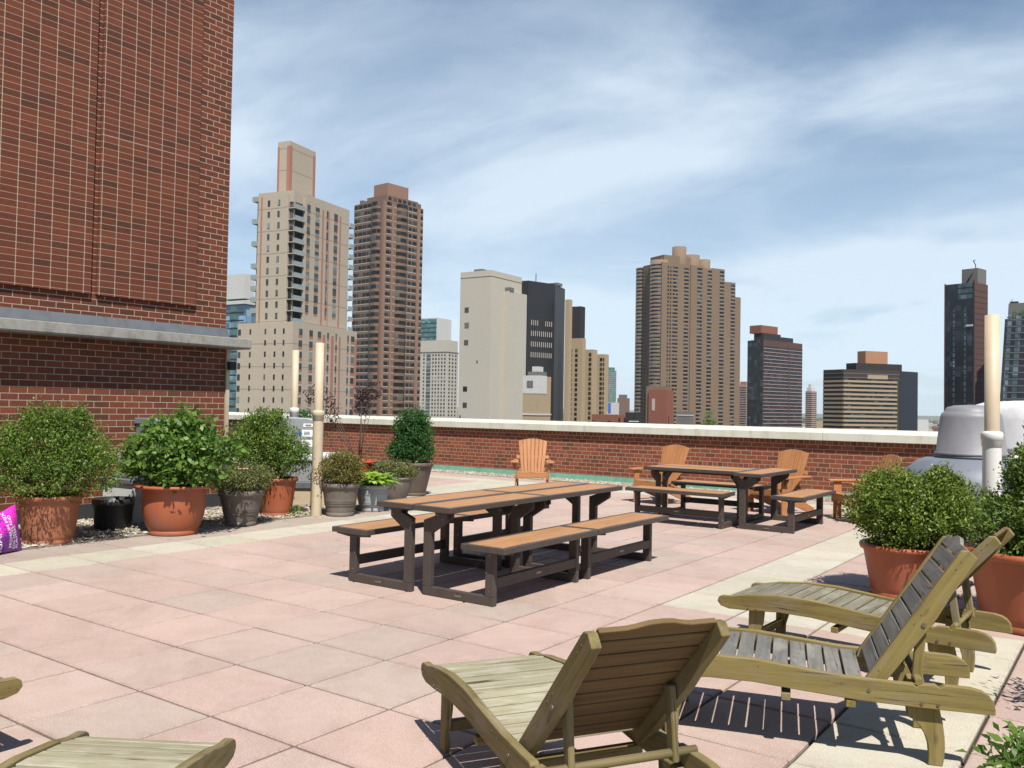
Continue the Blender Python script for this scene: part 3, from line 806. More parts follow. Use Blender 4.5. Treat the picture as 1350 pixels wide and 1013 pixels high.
def make_bag():
    t = thing('soil_bag', 'magenta and purple plastic sack of potting soil slumped against a terracotta pot', 'bag', (-9.08, 4.00, 0), R(103))
    # local x along the bag width, y towards the camera side is -y ; z up
    Wd, Hh = .72, .40
    def surf(u, v, side):
        # u -1..1 , v 0..1
        x = u * Wd / 2 * (1 - .05 * v); z = Hh * v + .05 * v * (u > 0) * u ** 3
        d = .11 * (1 - abs(u) ** 3) * (math.sin(math.pi * min(1, v * .93 + .08)) ** .7 if 0 < v < 1 else .0) + .006
        d *= 1 + .10 * math.sin(7 * u + 4 * v) * math.sin(9 * v)
        z += .01 * math.sin(9 * u) * v
        return Vector((x, side * d + .10 * v, max(.002, z)))
    b = MB(); nu, nv = 28, 20
    for side in (-1, 1):
        vs = [surf(-1 + 2 * i / nu, j / nv, side) for j in range(nv + 1) for i in range(nu + 1)]
        fs = [(j * (nu + 1) + i, j * (nu + 1) + i + 1, (j + 1) * (nu + 1) + i + 1, (j + 1) * (nu + 1) + i) for j in range(nv) for i in range(nu)]
        if side > 0: fs = [f[::-1] for f in fs]
        b.add(vs, fs, 0, None, True)
    m = mat('magenta_plastic', (.62, .03, .38), .32, 0, .6); k = N(m); o_ = k.obj()
    s = k.n('ShaderNodeSeparateXYZ'); k.l(o_, s.inputs[0])
    e = k.math('ADD', k.math('MULTIPLY', s.outputs['Z'], 2.6), k.math('MULTIPLY', s.outputs['X'], -1.1))
    e = k.math('ADD', e, k.math('MULTIPLY', k.noise(o_, 5, 2), .25))
    k.l(k.ramp(e, [(.42, (.16, .02, .22)), (.62, (.66, .03, .42))]), k.b.inputs['Base Color'])
    k.bump(k.noise(o_, 14, 3, .5), .5, .02)
    b.build('sack', m, t)
    wm = mat('white_print', (.85, .82, .84), .4); pm = mat('purple_print', (.14, .02, .30), .4)
    def text(s_, u0, v0, sz, mm, sk=0):
        c = bpy.data.curves.new('t', 'FONT'); c.body = s_; c.size = 1; c.resolution_u = 2
        o = bpy.data.objects.new('t', c); C.objects.link(o)
        dg = bpy.context.evaluated_depsgraph_get(); me = bpy.data.meshes.new_from_object(o.evaluated_get(dg))
        bpy.data.objects.remove(o); b2 = MB(); vs = []
        for v_ in me.vertices:
            # rotated 90 degrees: text runs upward
            uu = u0 - v_.co.y * sz / (Wd / 2); vv = v0 + v_.co.x * sz / Hh
            p = surf(max(-.98, min(.98, uu)), max(.02, min(.98, vv)), -1); p.y -= .004; vs.append(p)
        b2.add(vs, [tuple(p.vertices) for p in me.polygons], 0)
        b2.build('lettering', mm, t)
    text('ORGANIC', .22, -.25, .10, wm)
    text('POTTING SOIL', .44, -.22, .085, pm)
    text('PREMIUM MIX', .58, .14, .055, wm); text('FOR POTS AND', .70, .10, .045, wm); text('PLANTERS', .80, .10, .045, wm)
make_bag()
t = thing('soil_bag_dark', 'dark sheeting bundled behind the magenta sack at the left edge', 'sheeting', (-9.9, 4.05, 0))
t.name = 'dark_sheeting'
b = MB(); b.lathe([(0, .30), (.12, .29), (.24, .22), (.32, .1), (.36, 0)], n=20, wob=.12); b.build('fabric', M['blackstrip'], t)

# ------------------------------------------------------------------ vent pipes
def vent_pipe(x, y, label, r, ztop, zc, lower, zlow=0.0, lean=(0, 0)):
    t = thing('vent_pipe', label, 'pipe', (x, y, 0), 0, 'plastic vent pipes rising from the roof')
    b = MB(); b.lathe([(r, zc), (r, ztop), (r - .006, ztop), (r - .006, zc)], n=28); b.build('upper_pipe', M['pipe'], t)
    b = MB(); b.lathe([(r * 1.24, 0), (r * 1.24, zc - .08)], n=28); b.build('lower_pipe', lower, t)
    b = MB(); b.lathe([(r * 1.24, zc - .13), (r * 1.36, zc - .125), (r * 1.36, zc - .07), (r * 1.45, zc - .065), (r * 1.45, zc - .015), (r * 1.34, zc), (r, zc + .008)], n=28); b.build('collar', lower, t)
    t.rotation_euler = (0, 0, 0)
    return t
vent_pipe(-10.9, 9.29, 'slender cream vent pipe with white base, the farther pipe by the brick building', .052, 2.37, 1.45, M['pipewhite'])
vent_pipe(-9.14, 8.21, 'cream vent pipe with a round collar standing among the potted shrubs', .058, 2.36, 1.43, M['pipe'])
vent_pipe(-1.08, 8.83, 'thick cream vent pipe with a white collar in front of the domed fans', .062, 2.42, 1.38, M['pipewhite'])

# ------------------------------------------------------------------ roof equipment
t = thing('utility_cabinet', 'blue grey louvred cabinet standing against the brick wall behind the hydrangea', 'cabinet', (-10.66, 6.86, 0))
b = MB(); b.box(-.17, .17, -.30, .30, .2, 1.22); b.box(-.14, .14, -.26, .26, .0, .2); b.build('body', M['cab'], t, bevel=.012, seg=2)
b = MB(); b.prism([(-.18, 1.222), (.19, 1.222), (.19, 1.25), (.12, 1.30), (-.18, 1.30)], -.32, .32, 'y'); b.build('lid', M['cab'], t, bevel=.008, seg=2)
for k in range(3):
    b = MB(); b.prism([(.172, 1.08 + k * .035), (.186, 1.083 + k * .035), (.172, 1.098 + k * .035)], -.22, -.14, 'y'); b.build('louver', M['cab'], t)
t = thing('meter_box', 'small pale grey weatherproof box mounted low beside the louvred cabinet', 'utility box', (-10.80, 6.42, .78))
b = MB(); b.box(-.05, .09, -.1, .12, -.1, .1); b.build('body', M['cabl'], t, bevel=.012, seg=2)
b = MB(); b.box(.02, .04, -.01, .01, -.78, -.1); b.build('conduit', M['cabl'], t)

t = thing('control_cabinet', 'silver electrical cabinet with three white stickers between the vent pipes', 'cabinet', (-10.49, 9.00, 0), R(35.67))
b = MB(); b.prism([(-.32, .78), (.33, .78), (.33, 1.27), (.2, 1.305), (-.32, 1.32)], -.18, .18, 'y'); b.build('housing', M['alu'], t, bevel=.01, seg=2)
for (zc, hh, x0) in ((1.20, .05, .14), (1.08, .10, .12), (.93, .10, .12)):
    b = MB(); b.box(x0, x0 + .16, -.1845, -.181, zc - hh / 2, zc + hh / 2, 0)
    for q in range(3): b.box(x0 + .03, x0 + .12, -.187, -.185, zc - hh * .25 + q * hh * .2, zc - hh * .25 + q * hh * .2 + hh * .08, 1)
    b.build('sticker', [M['white'], M['ink']], t)
b = MB(); b.prism([(.05, 1.08), (.11, 1.12), (.11, 1.04)], -.187, -.183, 'y'); b.build('arrow_sign', M['blue'], t)
t = thing('condenser', 'pale blue topped condenser unit with vertical fins on a concrete curb', 'air conditioner', (-10.48, 9.02, 0), R(35.67))
b = MB(); b.prism([(-.62, .67), (.62, .67), (.60, .775), (-.60, .775)], -.34, .34, 'y'); b.build('top_cover', M['alup'], t, bevel=.02, seg=2)
b = MB(); b.box(-.56, .56, -.29, .29, .36, .67)
for k in range(38): b.box(-.55 + k * .029, -.538 + k * .029, -.31, -.29, .37, .66)
b.build('fin_panel', M['alu'], t)
b = MB(); b.box(-.62, .62, -.36, .36, .26, .36); b.build('base_pan', M['flash'], t, bevel=.01)
b = MB(); b.box(-.60, .60, -.33, .33, 0, .26); b.build('curb', M['pipe'], t)

t = thing('exhaust_fan', 'grey domed mushroom exhaust fan directly behind the thick cream pipe', 'exhaust fan', (-1.50, 10.62, 0), 0, 'rooftop exhaust fans')
b = MB(); b.lathe([(.70, .10), (.725, .3), (.72, .70), (.70, .82), (.64, .93), (.54, 1.02), (.44, 1.06), (0, 1.07)], n=64); b.build('housing', M['fanc2'], t)
b = MB(); b.lathe([(.34, 1.06), (.362, 1.07), (.362, 1.09), (.335, 1.10)], n=64); b.build('seam_ring', M['flash'], t)
b = MB(); b.lathe([(.35, 1.09), (.367, 1.10), (.362, 1.12), (.342, 1.14), (.302, 1.50), (.288, 1.545), (.268, 1.555), (.258, 1.575), (.235, 1.61), (.16, 1.63), (0, 1.64)], n=64); b.build('dome', M['fanc'], t)
b = MB(); b.box(-.55, .55, -.55, .55, 0, .10); b.build('curb', M['alu'], t)
t = thing('exhaust_fan', 'bigger white domed exhaust fan right of the thick cream pipe, cut by the frame', 'exhaust fan', (-.98, 12.35, 0), 0, 'rooftop exhaust fans')
b = MB(); b.lathe([(1.0, .12), (1.02, .3), (1.02, .75), (.96, .95), (.84, 1.06), (.8, 1.09), (0, 1.11)], n=72); b.build('housing', M['fanw'], t)
b = MB(); b.lathe([(.80, 1.10), (.83, 1.11), (.82, 1.16), (.79, 1.48), (.76, 1.60), (.70, 1.66), (.6, 1.69), (.3, 1.71), (0, 1.72)], n=72); b.build('dome', M['fanw'], t)
b = MB(); b.box(-.9, .9, -.9, .9, 0, .12); b.build('curb', M['alu'], t)

# ------------------------------------------------------------------ convertible picnic benches
def plank_top(x0, x1, z0, z1, ln, mb):
    e = .042
    mb.box(x0, x0 + e, 0, ln, z0, z1, 0); mb.box(x1 - e, x1, 0, ln, z0, z1, 0)
    mb.box(x0 + e, x1 - e, 0, e, z0, z1, 0); mb.box(x0 + e, x1 - e, ln - e, ln, z0, z1, 0)
    n = 3; w = (x1 - x0 - 2 * e); s = w / n
    for k in range(n):
        a = x0 + e + k * s + .002; mb.box(a, a + s - .004, e + .002, ln - e - .002, z0 + .012, z1 + .0015, 1, long='y')
def make_bench():
    ln = 1.40
    t = thing('picnic_bench_table', 'x', 'picnic table')
    b = MB(); plank_top(.51, .93, .418, .463, ln, b); b.build('bench_seat', [M['frame'], M['slats']], t, bevel=.003)
    b = MB(); plank_top(.01, .40, .680, .723, ln, b); b.build('table_top', [M['frame'], M['slats']], t, bevel=.003)
    for y0 in (.07, ln - .12):
        b = MB()
        b.box(.065, .78, y0, y0 + .05, 0, .07)
        b.box(.70, .78, y0, y0 + .05, .0705, .418)
        b.prism([(.065, .0705), (.145, .0705), (.145, .50), (.30, .60), (.30, .679), (.185, .679), (.185, .645), (.065, .60)], y0, y0 + .05, 'y')
        b.prism([(.52, .417), (.92, .417), (.92, .40), (.78, .385), (.70, .385), (.52, .40)], y0 + .052, y0 + .068, 'y')
        fr = b.build('side_frame', M['frame'], t, bevel=.004, seg=2)
        yy = y0 - .0 if y0 < .5 else y0 + .05
        sgn = -1 if y0 < .5 else 1
        b = MB()
        for (x_, z_) in ((.215, .655), (.27, .62), (.715, .25), (.74, .11), (.745, .39)):
            b.tube([(x_, yy, z_), (x_, yy + sgn * .005, z_)], .0055, 8)
        b.build('bolt', M['steel'], fr)
        b = MB(); b.box(.40, .47, yy + sgn * .001 - .001, yy + sgn * .003, .026, .044); b.build('nameplate', M['steel'], fr, bevel=.002)
        # pivot bracket
        b = MB(); b.prism([(.17, .679), (.33, .679), (.33, .63), (.27, .60), (.17, .63)], y0 + (.052 if y0 < .5 else -.022), y0 + (.072 if y0 < .5 else -.002), 'y'); b.build('pivot_bracket', M['frame'], fr, bevel=.003)
    b = MB(); b.box(.735, .778, .1205, ln - .1205, .135, .215); s = b.build('stretcher', M['frame'], t, bevel=.004)
    b = MB(); b.box(.7785, .7805, .66, .73, .168, .182); b.build('nameplate', M['steel'], s)
    b = MB(); b.box(.18, .22, .12, ln - .12, .645, .679); b.build('cross_rail', M['frame'], t, bevel=.003)
    return t
proto = make_bench()
specs = [((-4.80, 5.33), 0, 'nearest convertible picnic bench, half tabletop and outer seat facing the lounge chairs', 'benches forming the long front picnic table'),
         ((-4.80, 6.745), 0, 'front picnic table section at its far right end, toward the second table', 'benches forming the long front picnic table'),
         ((-4.80, 6.73), 180, 'front picnic table section at the near left, seat toward the potted plants', 'benches forming the long front picnic table'),
         ((-4.80, 8.145), 180, 'front picnic table section at the far left, its seat mostly hidden behind the tabletop', 'benches forming the long front picnic table'),
         ((-5.73, 11.60), -90, 'rear picnic table section with its long seat facing the front table', 'benches forming the rear picnic table'),
         ((-4.33, 11.60), 90, 'rear picnic table section nearest the brick parapet, in front of the armchairs', 'benches forming the rear picnic table'),
         ((-4.325, 10.97), 0, 'rear picnic table section set crosswise at the right end with a short looking seat', 'benches forming the rear picnic table')]
for i, (p, rz, lab, grp) in enumerate(specs):
    o = proto if i == 0 else copy_tree(proto)
    o.location = (p[0], p[1], .002); o.rotation_euler = (0, 0, R(rz)); o['label'] = lab; o['group'] = grp

# ------------------------------------------------------------------ adirondack chairs
def make_adir():
    t = thing('adirondack_chair', 'x', 'armchair')
    # front = +y
    b = MB()
    def bp(f, tt):   # back plane point: fraction across, height along
        pass
    Mb = Matrix.Translation((0, -.17, .25)) @ Matrix.Rotation(R(20), 4, 'X')
    n = 7
    for k in range(n):
        f0 = (k / n - .5); f1 = ((k + 1) / n - .5); g = .004
        top = .74 - .35 * ((f0 + f1) / 2) ** 2 * 1.6
        top0 = .74 - .22 * f0 * f0; top1 = .74 - .22 * f1 * f1
        b.prism([(f0 * .40 + g, 0), (f1 * .40 - g, 0), (f1 * .54 - g, top1), (f0 * .54 + g, top0)], -.01, .01, 'y', M=Mb, grain='z')
    b.build('backrest', M['adir'], t, bevel=.003)
    b = MB(); b.box(-.24, .24, -.035, -.012, .12, .17, M=Mb, long='x'); b.box(-.30, .30, -.035, -.012, .36, .42, M=Mb, long='x'); b.build('back_brace', M['adir'], t)
    b = MB()
    for k in range(6):
        y1 = .33 - k * .088; z = .375 - k * .022
        b.box(-.27, .27, y1 - .08, y1, z - .02, z, long='x')
    b.box(-.27, .27, .332, .352, .27, .372, long='x')
    b.build('seat', M['adir'], t, bevel=.003)
    for s in (-1, 1):
        b = MB(); b.prism([(.36, .34), (.36, .25), (-.40, 0), (-.56, 0), (-.52, .07), (-.10, .24)], s * .27 - .0125, s * .27 + .0125, 'x', grain='y'); b.build('side_rail', M['adir'], t, bevel=.003)
        b = MB(); b.box(s * .295 - .012, s * .295 + .012, .20, .32, 0, .535, long='z'); b.build('leg', M['adir'], t, bevel=.003)
        b = MB(); b.prism([(s * .25, .40), (s * .39, .38), (s * .40, .20), (s * .35, -.1), (s * .33, -.38), (s * .27, -.38), (s * .25, .0)][::s], .536, .56, 'z', grain='y'); b.build('arm', M['adir'], t, bevel=.004)
        b = MB(); b.prism([(s * .31, .535), (s * .38, .535), (s * .31, .40)][::s], .25, .275, 'y'); b.build('arm_bracket', M['adir'], t)
    return t
proto = make_adir()
chairs = [((-9.02, 13.25), (.56, -.83), 'tan adirondack chair standing alone in front of the parapet beyond the front picnic table'),
          ((-6.42, 13.18), (-.20, -.98), 'tan adirondack chair behind the left end of the rear picnic table'),
          ((-4.50, 13.25), (-.28, -.96), 'tan adirondack chair behind the right half of the rear picnic table'),
          ((-3.20, 13.10), (-.75, -.66), 'tan adirondack chair half hidden by the yellow green boxwood')]
for i, (p, d, lab) in enumerate(chairs):
    o = proto if i == 0 else copy_tree(proto)
    o.location = (p[0], p[1], 0); o.rotation_euler = (0, 0, math.atan2(-d[0], d[1])); o['label'] = lab; o['group'] = 'tan adirondack chairs along the parapet'

# ------------------------------------------------------------------ wooden sun loungers
def railtop(s):
    pts = [(0, .315), (.06, .338), (.2, .370), (.4, .394), (.6, .394), (.8, .375), (1.0, .357), (1.2, .353), (1.5, .36), (1.62, .36)]
    for (a, za), (b_, zb) in zip(pts, pts[1:]):
        if a <= s <= b_:
            t_ = (s - a) / (b_ - a); return za + (zb - za) * t_
    return pts[-1][1]
def lounger(loc, yaw, ang, label, side, slat, back, seat_seed=0):
    t = thing('sun_lounger', label, 'sun lounger', (loc[0], loc[1], 0), R(yaw), 'wooden sun loungers')
    random.seed(100 + seat_seed)
    Wd = .29
    up = [(0.010, .330), (.03, .343)] + [(s, railtop(s)) for s in (.1, .2, .3, .4, .5, .6, .7, .8, .9, 1.0, 1.1, 1.2)]
    # notched rear part with a rounded tail
    up += [(1.27, .354), (1.285, .343), (1.305, .356), (1.36, .359), (1.375, .347), (1.395, .360), (1.44, .360), (1.50, .359), (1.540, .351), (1.568, .335), (1.586, .311), (1.592, .280)]
    dn = [(1.592, .255), (1.3, .254), (1.05, .258), (.8, .275), (.6, .290), (.4, .290), (.2, .272), (.08, .266), (.025, .278), (.003, .303)]
    for sd_ in (-1, 1):
        y0 = sd_ * Wd; y1 = sd_ * (Wd - .036)
        b = MB(); b.prism(up + dn, min(y0, y1), max(y0, y1), 'y'); rl = b.build('side_rail', side, t, bevel=.004, seg=2)
        b = MB()
        for (s_, z_, r_) in ((1.092, .309, .0085), (1.305, .275, .0075), (1.37, .275, .0075), (.21, .289, .005), (.26, .289, .005)):
            b.tube([(s_, y0, z_), (s_, y0 + sd_ * .004, z_)], r_, 10)
        for s_ in (.03, .06, .36, .40, .62, .92, .98):
            b.tube([(s_, y0, railtop(s_) - .028), (s_, y0 + sd_ * .0012, railtop(s_) - .028)], .0035, 6)
        b.build('bolt', M['rust'], rl)
        yi = sd_ * (Wd - .038); yj = sd_ * (Wd - .066)
        b = MB(); b.prism([(.20, .30), (.30, .30), (.29, .2), (.26, .1), (.255, 0), (.195, 0), (.195, .1)], min(yi, yj), max(yi, yj), 'y', grain='z'); b.build('leg', side, t, bevel=.004)
        b = MB(); b.prism([(1.24, .30), (1.37, .30), (1.383, .24), (1.394, .19), (1.402, .13), (1.404, .08), (1.400, .03), (1.395, 0), (1.335, 0), (1.338, .04), (1.334, .09), (1.322, .13), (1.302, .165), (1.278, .19), (1.25, .20)], min(yi, yj), max(yi, yj), 'y', grain='z'); b.build('leg', side, t, bevel=.004)
    for (xa, xb, yw_, za, zb_) in ((.215, .245, .224, .09, .135), (1.30, 1.33, .224, .21, .26), (.722, .763, .286, .222, .255), (.997, 1.038, .286, .222, .255)):
        b = MB(); b.box(xa, xb, -yw_, yw_, za, zb_, long='y'); b.build('cross_bar', side, t, bevel=.003)
    b = MB(); yw = Wd - .038
    s_ = .045; k = 0
    while s_ + .072 < 1.08:
        z_ = railtop(s_ + .036) - .012; sl = (railtop(s_ + .072) - railtop(s_)) / .072
        Mx = Matrix.Translation((s_, 0, z_)) @ Matrix.Rotation(-math.atan(sl), 4, 'Y')
        b.box(0, .070 + random.uniform(-.001, .001), -yw + random.uniform(0, .002), yw, -.018, random.uniform(-.001, .001), M=Mx, long='y'); s_ += .0795
    b.build('seat_slats', slat, t, bevel=.002)
    # backrest
    Lb = .715; A = R(ang); Mb = Matrix.Translation((1.092, 0, .345)) @ Matrix.Rotation(-A, 4, 'Y')
    br = None
    for sd_ in (-1, 1):
        y0 = sd_ * (Wd - .040); y1 = sd_ * (Wd - .076)
        b = MB()
        b.prism([(-.03, .0), (-.02, -.035), (.0, -.06), (.1, -.066), (.4, -.072), (.52, -.062), (.64, -.060), (.71, -.056), (Lb, -.035), (Lb + .004, -.008), (Lb - .016, .012), (Lb - .04, .014), (.3, .012), (.0, .010)],
                min(y0, y1), max(y0, y1), 'y', M=Mb)
        br = b.build('backrest_rail', side, t, bevel=.004, seg=2)
        # nail holes, bolt
        b = MB()
        for s_ in (.06, .32, .37, .62, .66):
            p = Mb @ Vector((s_, y0, -.012)); b.tube([p, p + Vector((0, sd_ * .0015, 0))], .0035, 6)
        p = Mb @ Vector((.34, y0, -.045)); b.tube([p, p + Vector((0, sd_ * .005, 0))], .010, 10)
        b.build('bolt', M['rust'], br)
    b = MB(); yw = Wd - .078
    s_ = .02; k = 0
    while s_ + .072 < Lb - .05:
        b.box(s_, s_ + .071 + random.uniform(-.001, .001), -yw, yw, -.012, .006, M=Mb, long='y'); s_ += .0815
    # shaped top slat
    top = [(-yw, s_), (yw, s_), (yw, s_ + .050), (.55 * yw, s_ + .050), (.38 * yw, s_ + .058), (.2 * yw, s_ + .071), (0, s_ + .074), (-.2 * yw, s_ + .071), (-.38 * yw, s_ + .058), (-.55 * yw, s_ + .050), (-yw, s_ + .050)]
    b.prism([(q[1], q[0]) for q in top], -.012, .006, 'z', M=Mb, grain='y')
    b.build('backrest_slats', back, t, bevel=.002)
    # prop
    P0 = Mb @ Vector((.34, 0, -.045)); P1 = Vector((1.385 if ang < 50 else 1.295, 0, .362))
    d = (P1 - P0); Lp = d.length; a2 = math.atan2(d.z, d.x)
    Mp = Matrix.Translation(P0) @ Matrix.Rotation(-a2, 4, 'Y')
    for sd_ in (-1, 1):
        y0 = sd_ * (Wd - .082); y1 = sd_ * (Wd - .106)
        b = MB(); b.prism([(-.03, -.022), (Lp + .025, -.02), (Lp + .03, .02), (-.03, .022)], min(y0, y1), max(y0, y1), 'y', M=Mp); b.build('prop_strut', side, t, bevel=.004)
    b = MB(); b.tube([(P1.x, -.286, P1.z), (P1.x, .286, P1.z)], .0155, 14); b.build('dowel', side, t)
    return t
lounger((-2.575, 3.357), -32.1, 45.7, 'sun lounger seen from behind with a brown slatted backrest, front and centre', M['railD'], M['slatM'], M['slatB'], 1)
lounger((-2.106, 4.035), 18.3, 56.6, 'sun lounger with silvery slats and the steepest backrest, side on at the lower right', M['rail'], M['slatG'], M['slatG'], 2)
lounger((-2.217, 5.697), -1.8, 47.9, 'sun lounger parked in front of the terracotta pots, behind the side on one', M['rail'], M['slatC'], M['slatB'], 3)
lounger((-2.87, 1.86), -59.0, 40, 'sun lounger of which only the mossy foot end shows along the bottom edge', M['railD'], M['slatM'], M['slatM'], 4)
lounger((-4.17, 1.87), -90.0, 40, 'sun lounger with just one rail tip poking in at the left edge', M['rail'], M['slatG'], M['slatM'], 5)

# ------------------------------------------------------------------ city
def glass(name, c, rough=.12, spec=.6, var=(.55, 2.0, 3.6)):
    m = mat(name, c, rough, 0, spec); k = N(m); g = k.geo()
    v = k.mapping(g, (.33, .33, .34)); fl = k.n('ShaderNodeVectorMath', operation='FLOOR'); k.l(v, fl.inputs[0])
    wn = k.n('ShaderNodeTexWhiteNoise', noise_dimensions='3D'); k.l(fl.outputs[0], wn.inputs['Vector'])
    a_, b_, d_ = var
    k.l(k.ramp(wn.outputs['Value'], [(0, tuple(x * a_ for x in c)), (.55, c), (.86, tuple(x * b_ + .006 for x in c)), (.97, tuple(x * d_ + .02 for x in c))]), k.b.inputs['Base Color'])
    return m
def facade_mat(name, c1, c2, stripe=None):
    m = mat(name, c1, .85, 0, .25); k = N(m); o = k.obj()
    f = k.noise(k.mapping(o, (1, 1, .25)), .12, 5, .6)
    col = k.mixc(f, c1, c2)
    s = k.n('ShaderNodeSeparateXYZ'); k.l(o, s.inputs[0])
    if stripe:
        w = k.math('FRACT', k.math('DIVIDE', s.outputs['Z'], stripe))
        ln = k.math('LESS_THAN', w, .05)
        col = k.mixc(k.math('MULTIPLY', ln, .45), col, (.12, .10, .08))
    gr = k.noise(o, 1.5, 4, .7)
    col = k.mixc(.35, col, k.ramp(gr, [(.35, (.8, .79, .77)), (.6, (1.05, 1.05, 1.05))]), 'MULTIPLY')
    k.l(col, k.b.inputs['Base Color']); return m
G = {'win': glass('window_glass', (.022, .021, .02), .3, .3), 'winl': glass('window_glass_pale', (.048, .056, .056), .25, .35), 'teal': glass('teal_curtain_wall', (.075, .15, .15), .3, .4, (.8, 1.2, 1.5)),
     'bluegl': glass('blue_curtain_wall', (.085, .14, .19), .15, .5, (.4, 1.5, 2.4)), 'black': glass('black_curtain_wall', (.016, .018, .022), .2, .4, (.7, 1.4, 2.0)), 'pane': glass('pale_blue_pane', (.07, .095, .11), .25, .4, (.5, 1.5, 2.2)), 'frost': mat('balcony_glass', (.22, .27, .27), .25)}
F = {'beige': facade_mat('beige_precast', (.40, .335, .262), (.345, .29, .23), 5.9), 'salmon': facade_mat('salmon_brick', (0.350, 0.164, 0.112), (0.308, 0.147, 0.105)),
     'brown': facade_mat('brown_brick', (0.164, 0.108, 0.075), (0.185, 0.119, 0.087)), 'pinkpier': facade_mat('pink_brown_pier', (.245, .148, .108), (.22, .135, .10)), 'cbrown': facade_mat('tan_brown_brick', (0.185, 0.130, 0.087), (0.164, 0.115, 0.081)),
     'blank': facade_mat('limestone_slab', (.385, .355, .305), (.435, .395, .33)), 'cream': facade_mat('cream_stucco', (0.434, 0.399, 0.336), (0.392, 0.364, 0.315)),
     'slab': mat('balcony_slab', (0.336, 0.301, 0.245), .8), 'slabg': mat('concrete_band', (0.294, 0.259, 0.210), .8), 'white': facade_mat('white_render', (0.504, 0.497, 0.476), (0.434, 0.427, 0.406)),
     'dark': facade_mat('dark_cladding', (0.025, 0.023, 0.025), (0.035, 0.033, 0.033)), 'maroon': facade_mat('maroon_cladding', (0.081, 0.042, 0.035), (0.098, 0.052, 0.042)),
     'red': facade_mat('red_brick_far', (0.189, 0.070, 0.049), (0.224, 0.091, 0.063)), 'grey': facade_mat('grey_metal_far', (0.119, 0.115, 0.108), (0.147, 0.140, 0.133)),
     'orange': facade_mat('orange_stucco', (0.350, 0.182, 0.105), (0.322, 0.168, 0.098)), 'bandc': mat('pale_band', (0.350, 0.308, 0.280), .8), 'navy': mat('navy_panel', (.014, .017, .026), .5), 'dkbrown': facade_mat('dark_brown_cladding', (.040, .032, .026), (.055, .043, .034)), 'bandm': mat('grey_pink_band', (.30, .25, .24), .8), 'bandt': mat('tan_band', (.29, .225, .155), .8),
     'tan': facade_mat('tan_far', (0.350, 0.266, 0.168), (0.322, 0.245, 0.161)), 'pinkf': facade_mat('pink_far', (0.336, 0.252, 0.217), (0.315, 0.238, 0.210))}
ZB = -66.0
class Bld:
    """building: origin at its near corner, local -x runs along the left face, +y along the right face"""
    def __init__(s, name, label, x, y, yaw, wl, wr, zt, m, cat='building', group=None, zb=ZB):
        s.t = thing(name, label, cat, (x, y, zb), R(yaw), group); s.wl, s.wr, s.zt, s.zb = wl, wr, zt, zb; s.cache = {}; s.wins = {}
        if m is not None:
            b = MB(); b.box(-wl, 0, 0, wr, 0, zt - zb); s.wall = b.build('wall', m, s.t)
    def block(s, name, m, x0, x1, y0, y1, z0, z1, bevel=0):
        b = MB(); b.box(x0, x1, y0, y1, z0 - s.zb, z1 - s.zb); return b.build(name, m, s.t)
    def q(s, kind, face, u0, u1, z0, z1, m, out=.10, base=0.0, par=None):
        """a window/band on face 'L' (y=base plane, u from corner leftwards) or 'R' (x=base plane)"""
        s.wins.setdefault(kind, []).append((face, u0, u1, z0, z1, m, out, base))
    def grid(s, kind, face, cols, z0, z1, fh, wh, sill, m, out=.10, base=0.0, skip=0, seed=1):
        z = z1 - fh
        while z > z0:
            for (a, b_) in cols: s.q(kind, face, a, b_, z + sill, z + sill + wh, m, out, base)
            z -= fh
    def done(s):
        for kind, lst in s.wins.items():
            lst.sort(key=lambda w: -w[4])
            rest = MB(); mats = []
            for i, (face, u0, u1, z0, z1, m, out, base) in enumerate(lst):
                if face == 'L': bx = (-u1, -u0, base - out, base + .05)
                else: bx = (base - .05, base + out, u0, u1)
                if i < 100:
                    key = (face, round(u1 - u0, 2), round(z1 - z0, 2), m.name, out)
                    if key not in s.cache:
                        b = MB(); w = u1 - u0; h = z1 - z0
                        if face == 'L': b.box(-w, 0, -out, .05, 0, h)
                        else: b.box(-.05, out, 0, w, 0, h)
                        me = b.build('tmp', m); s.cache[key] = me.data; bpy.data.objects.remove(me)
                    o = bpy.data.objects.new(kind, s.cache[key]); C.objects.link(o); o.parent = s.t
                    o.location = ((-u0, base, z0 - s.zb) if face == 'L' else (base, u0, z0 - s.zb))
                else:
                    if m not in mats: mats.append(m)
                    rest.box(*bx, z0 - s.zb, z1 - s.zb, mats.index(m))
            if rest.v:
                o = rest.build(kind, mats, s.t); o['kind'] = 'stuff'

# beige residential tower
B = Bld('apartment_tower', 'beige apartment tower with salmon brick stripes and a tall rooftop bulkhead, first from the left', -177.5, 149.5, 11.7, 11.5, 24.8, 56.5, F['beige'])
B.block('lower_block', F['beige'], -16.3, 1.6, -1.2, 27.5, ZB, 22.2)
B.block('bulkhead', F['beige'], -10.6, -6.6, 6.2, 17.5, 55, 71.8)
B.block('brick_stripe', F['salmon'], -6.62, -6.5, 6.0, 7.2, 56, 70.5); B.block('brick_stripe', F['salmon'], -6.62, -6.5, 16.3, 17.3, 56, 70.5)
B.block('brick_stripe', F['salmon'], -7.5, -6.58, 6.1, 6.25, 56, 70.5); B.block('brick_stripe', F['salmon'], -10.6, -10.0, 6.1, 6.25, 56, 70.5)
B.block('painted_recess_shade', F['dark'], -.2, .1, .6, 3.6, 22.4, 53.5)  # solid dark slab, shade of the corner balcony recess put in as colour
for zz in np.arange(22.3, 54, 2.95):
    B.block('balcony', F['slab'], -1.2, .9, -.6, 3.6, zz - .12, zz + .10); B.block('balcony_rail', G['frost'], .80, .84, -.5, 3.5, zz + .1, zz + 1.1)
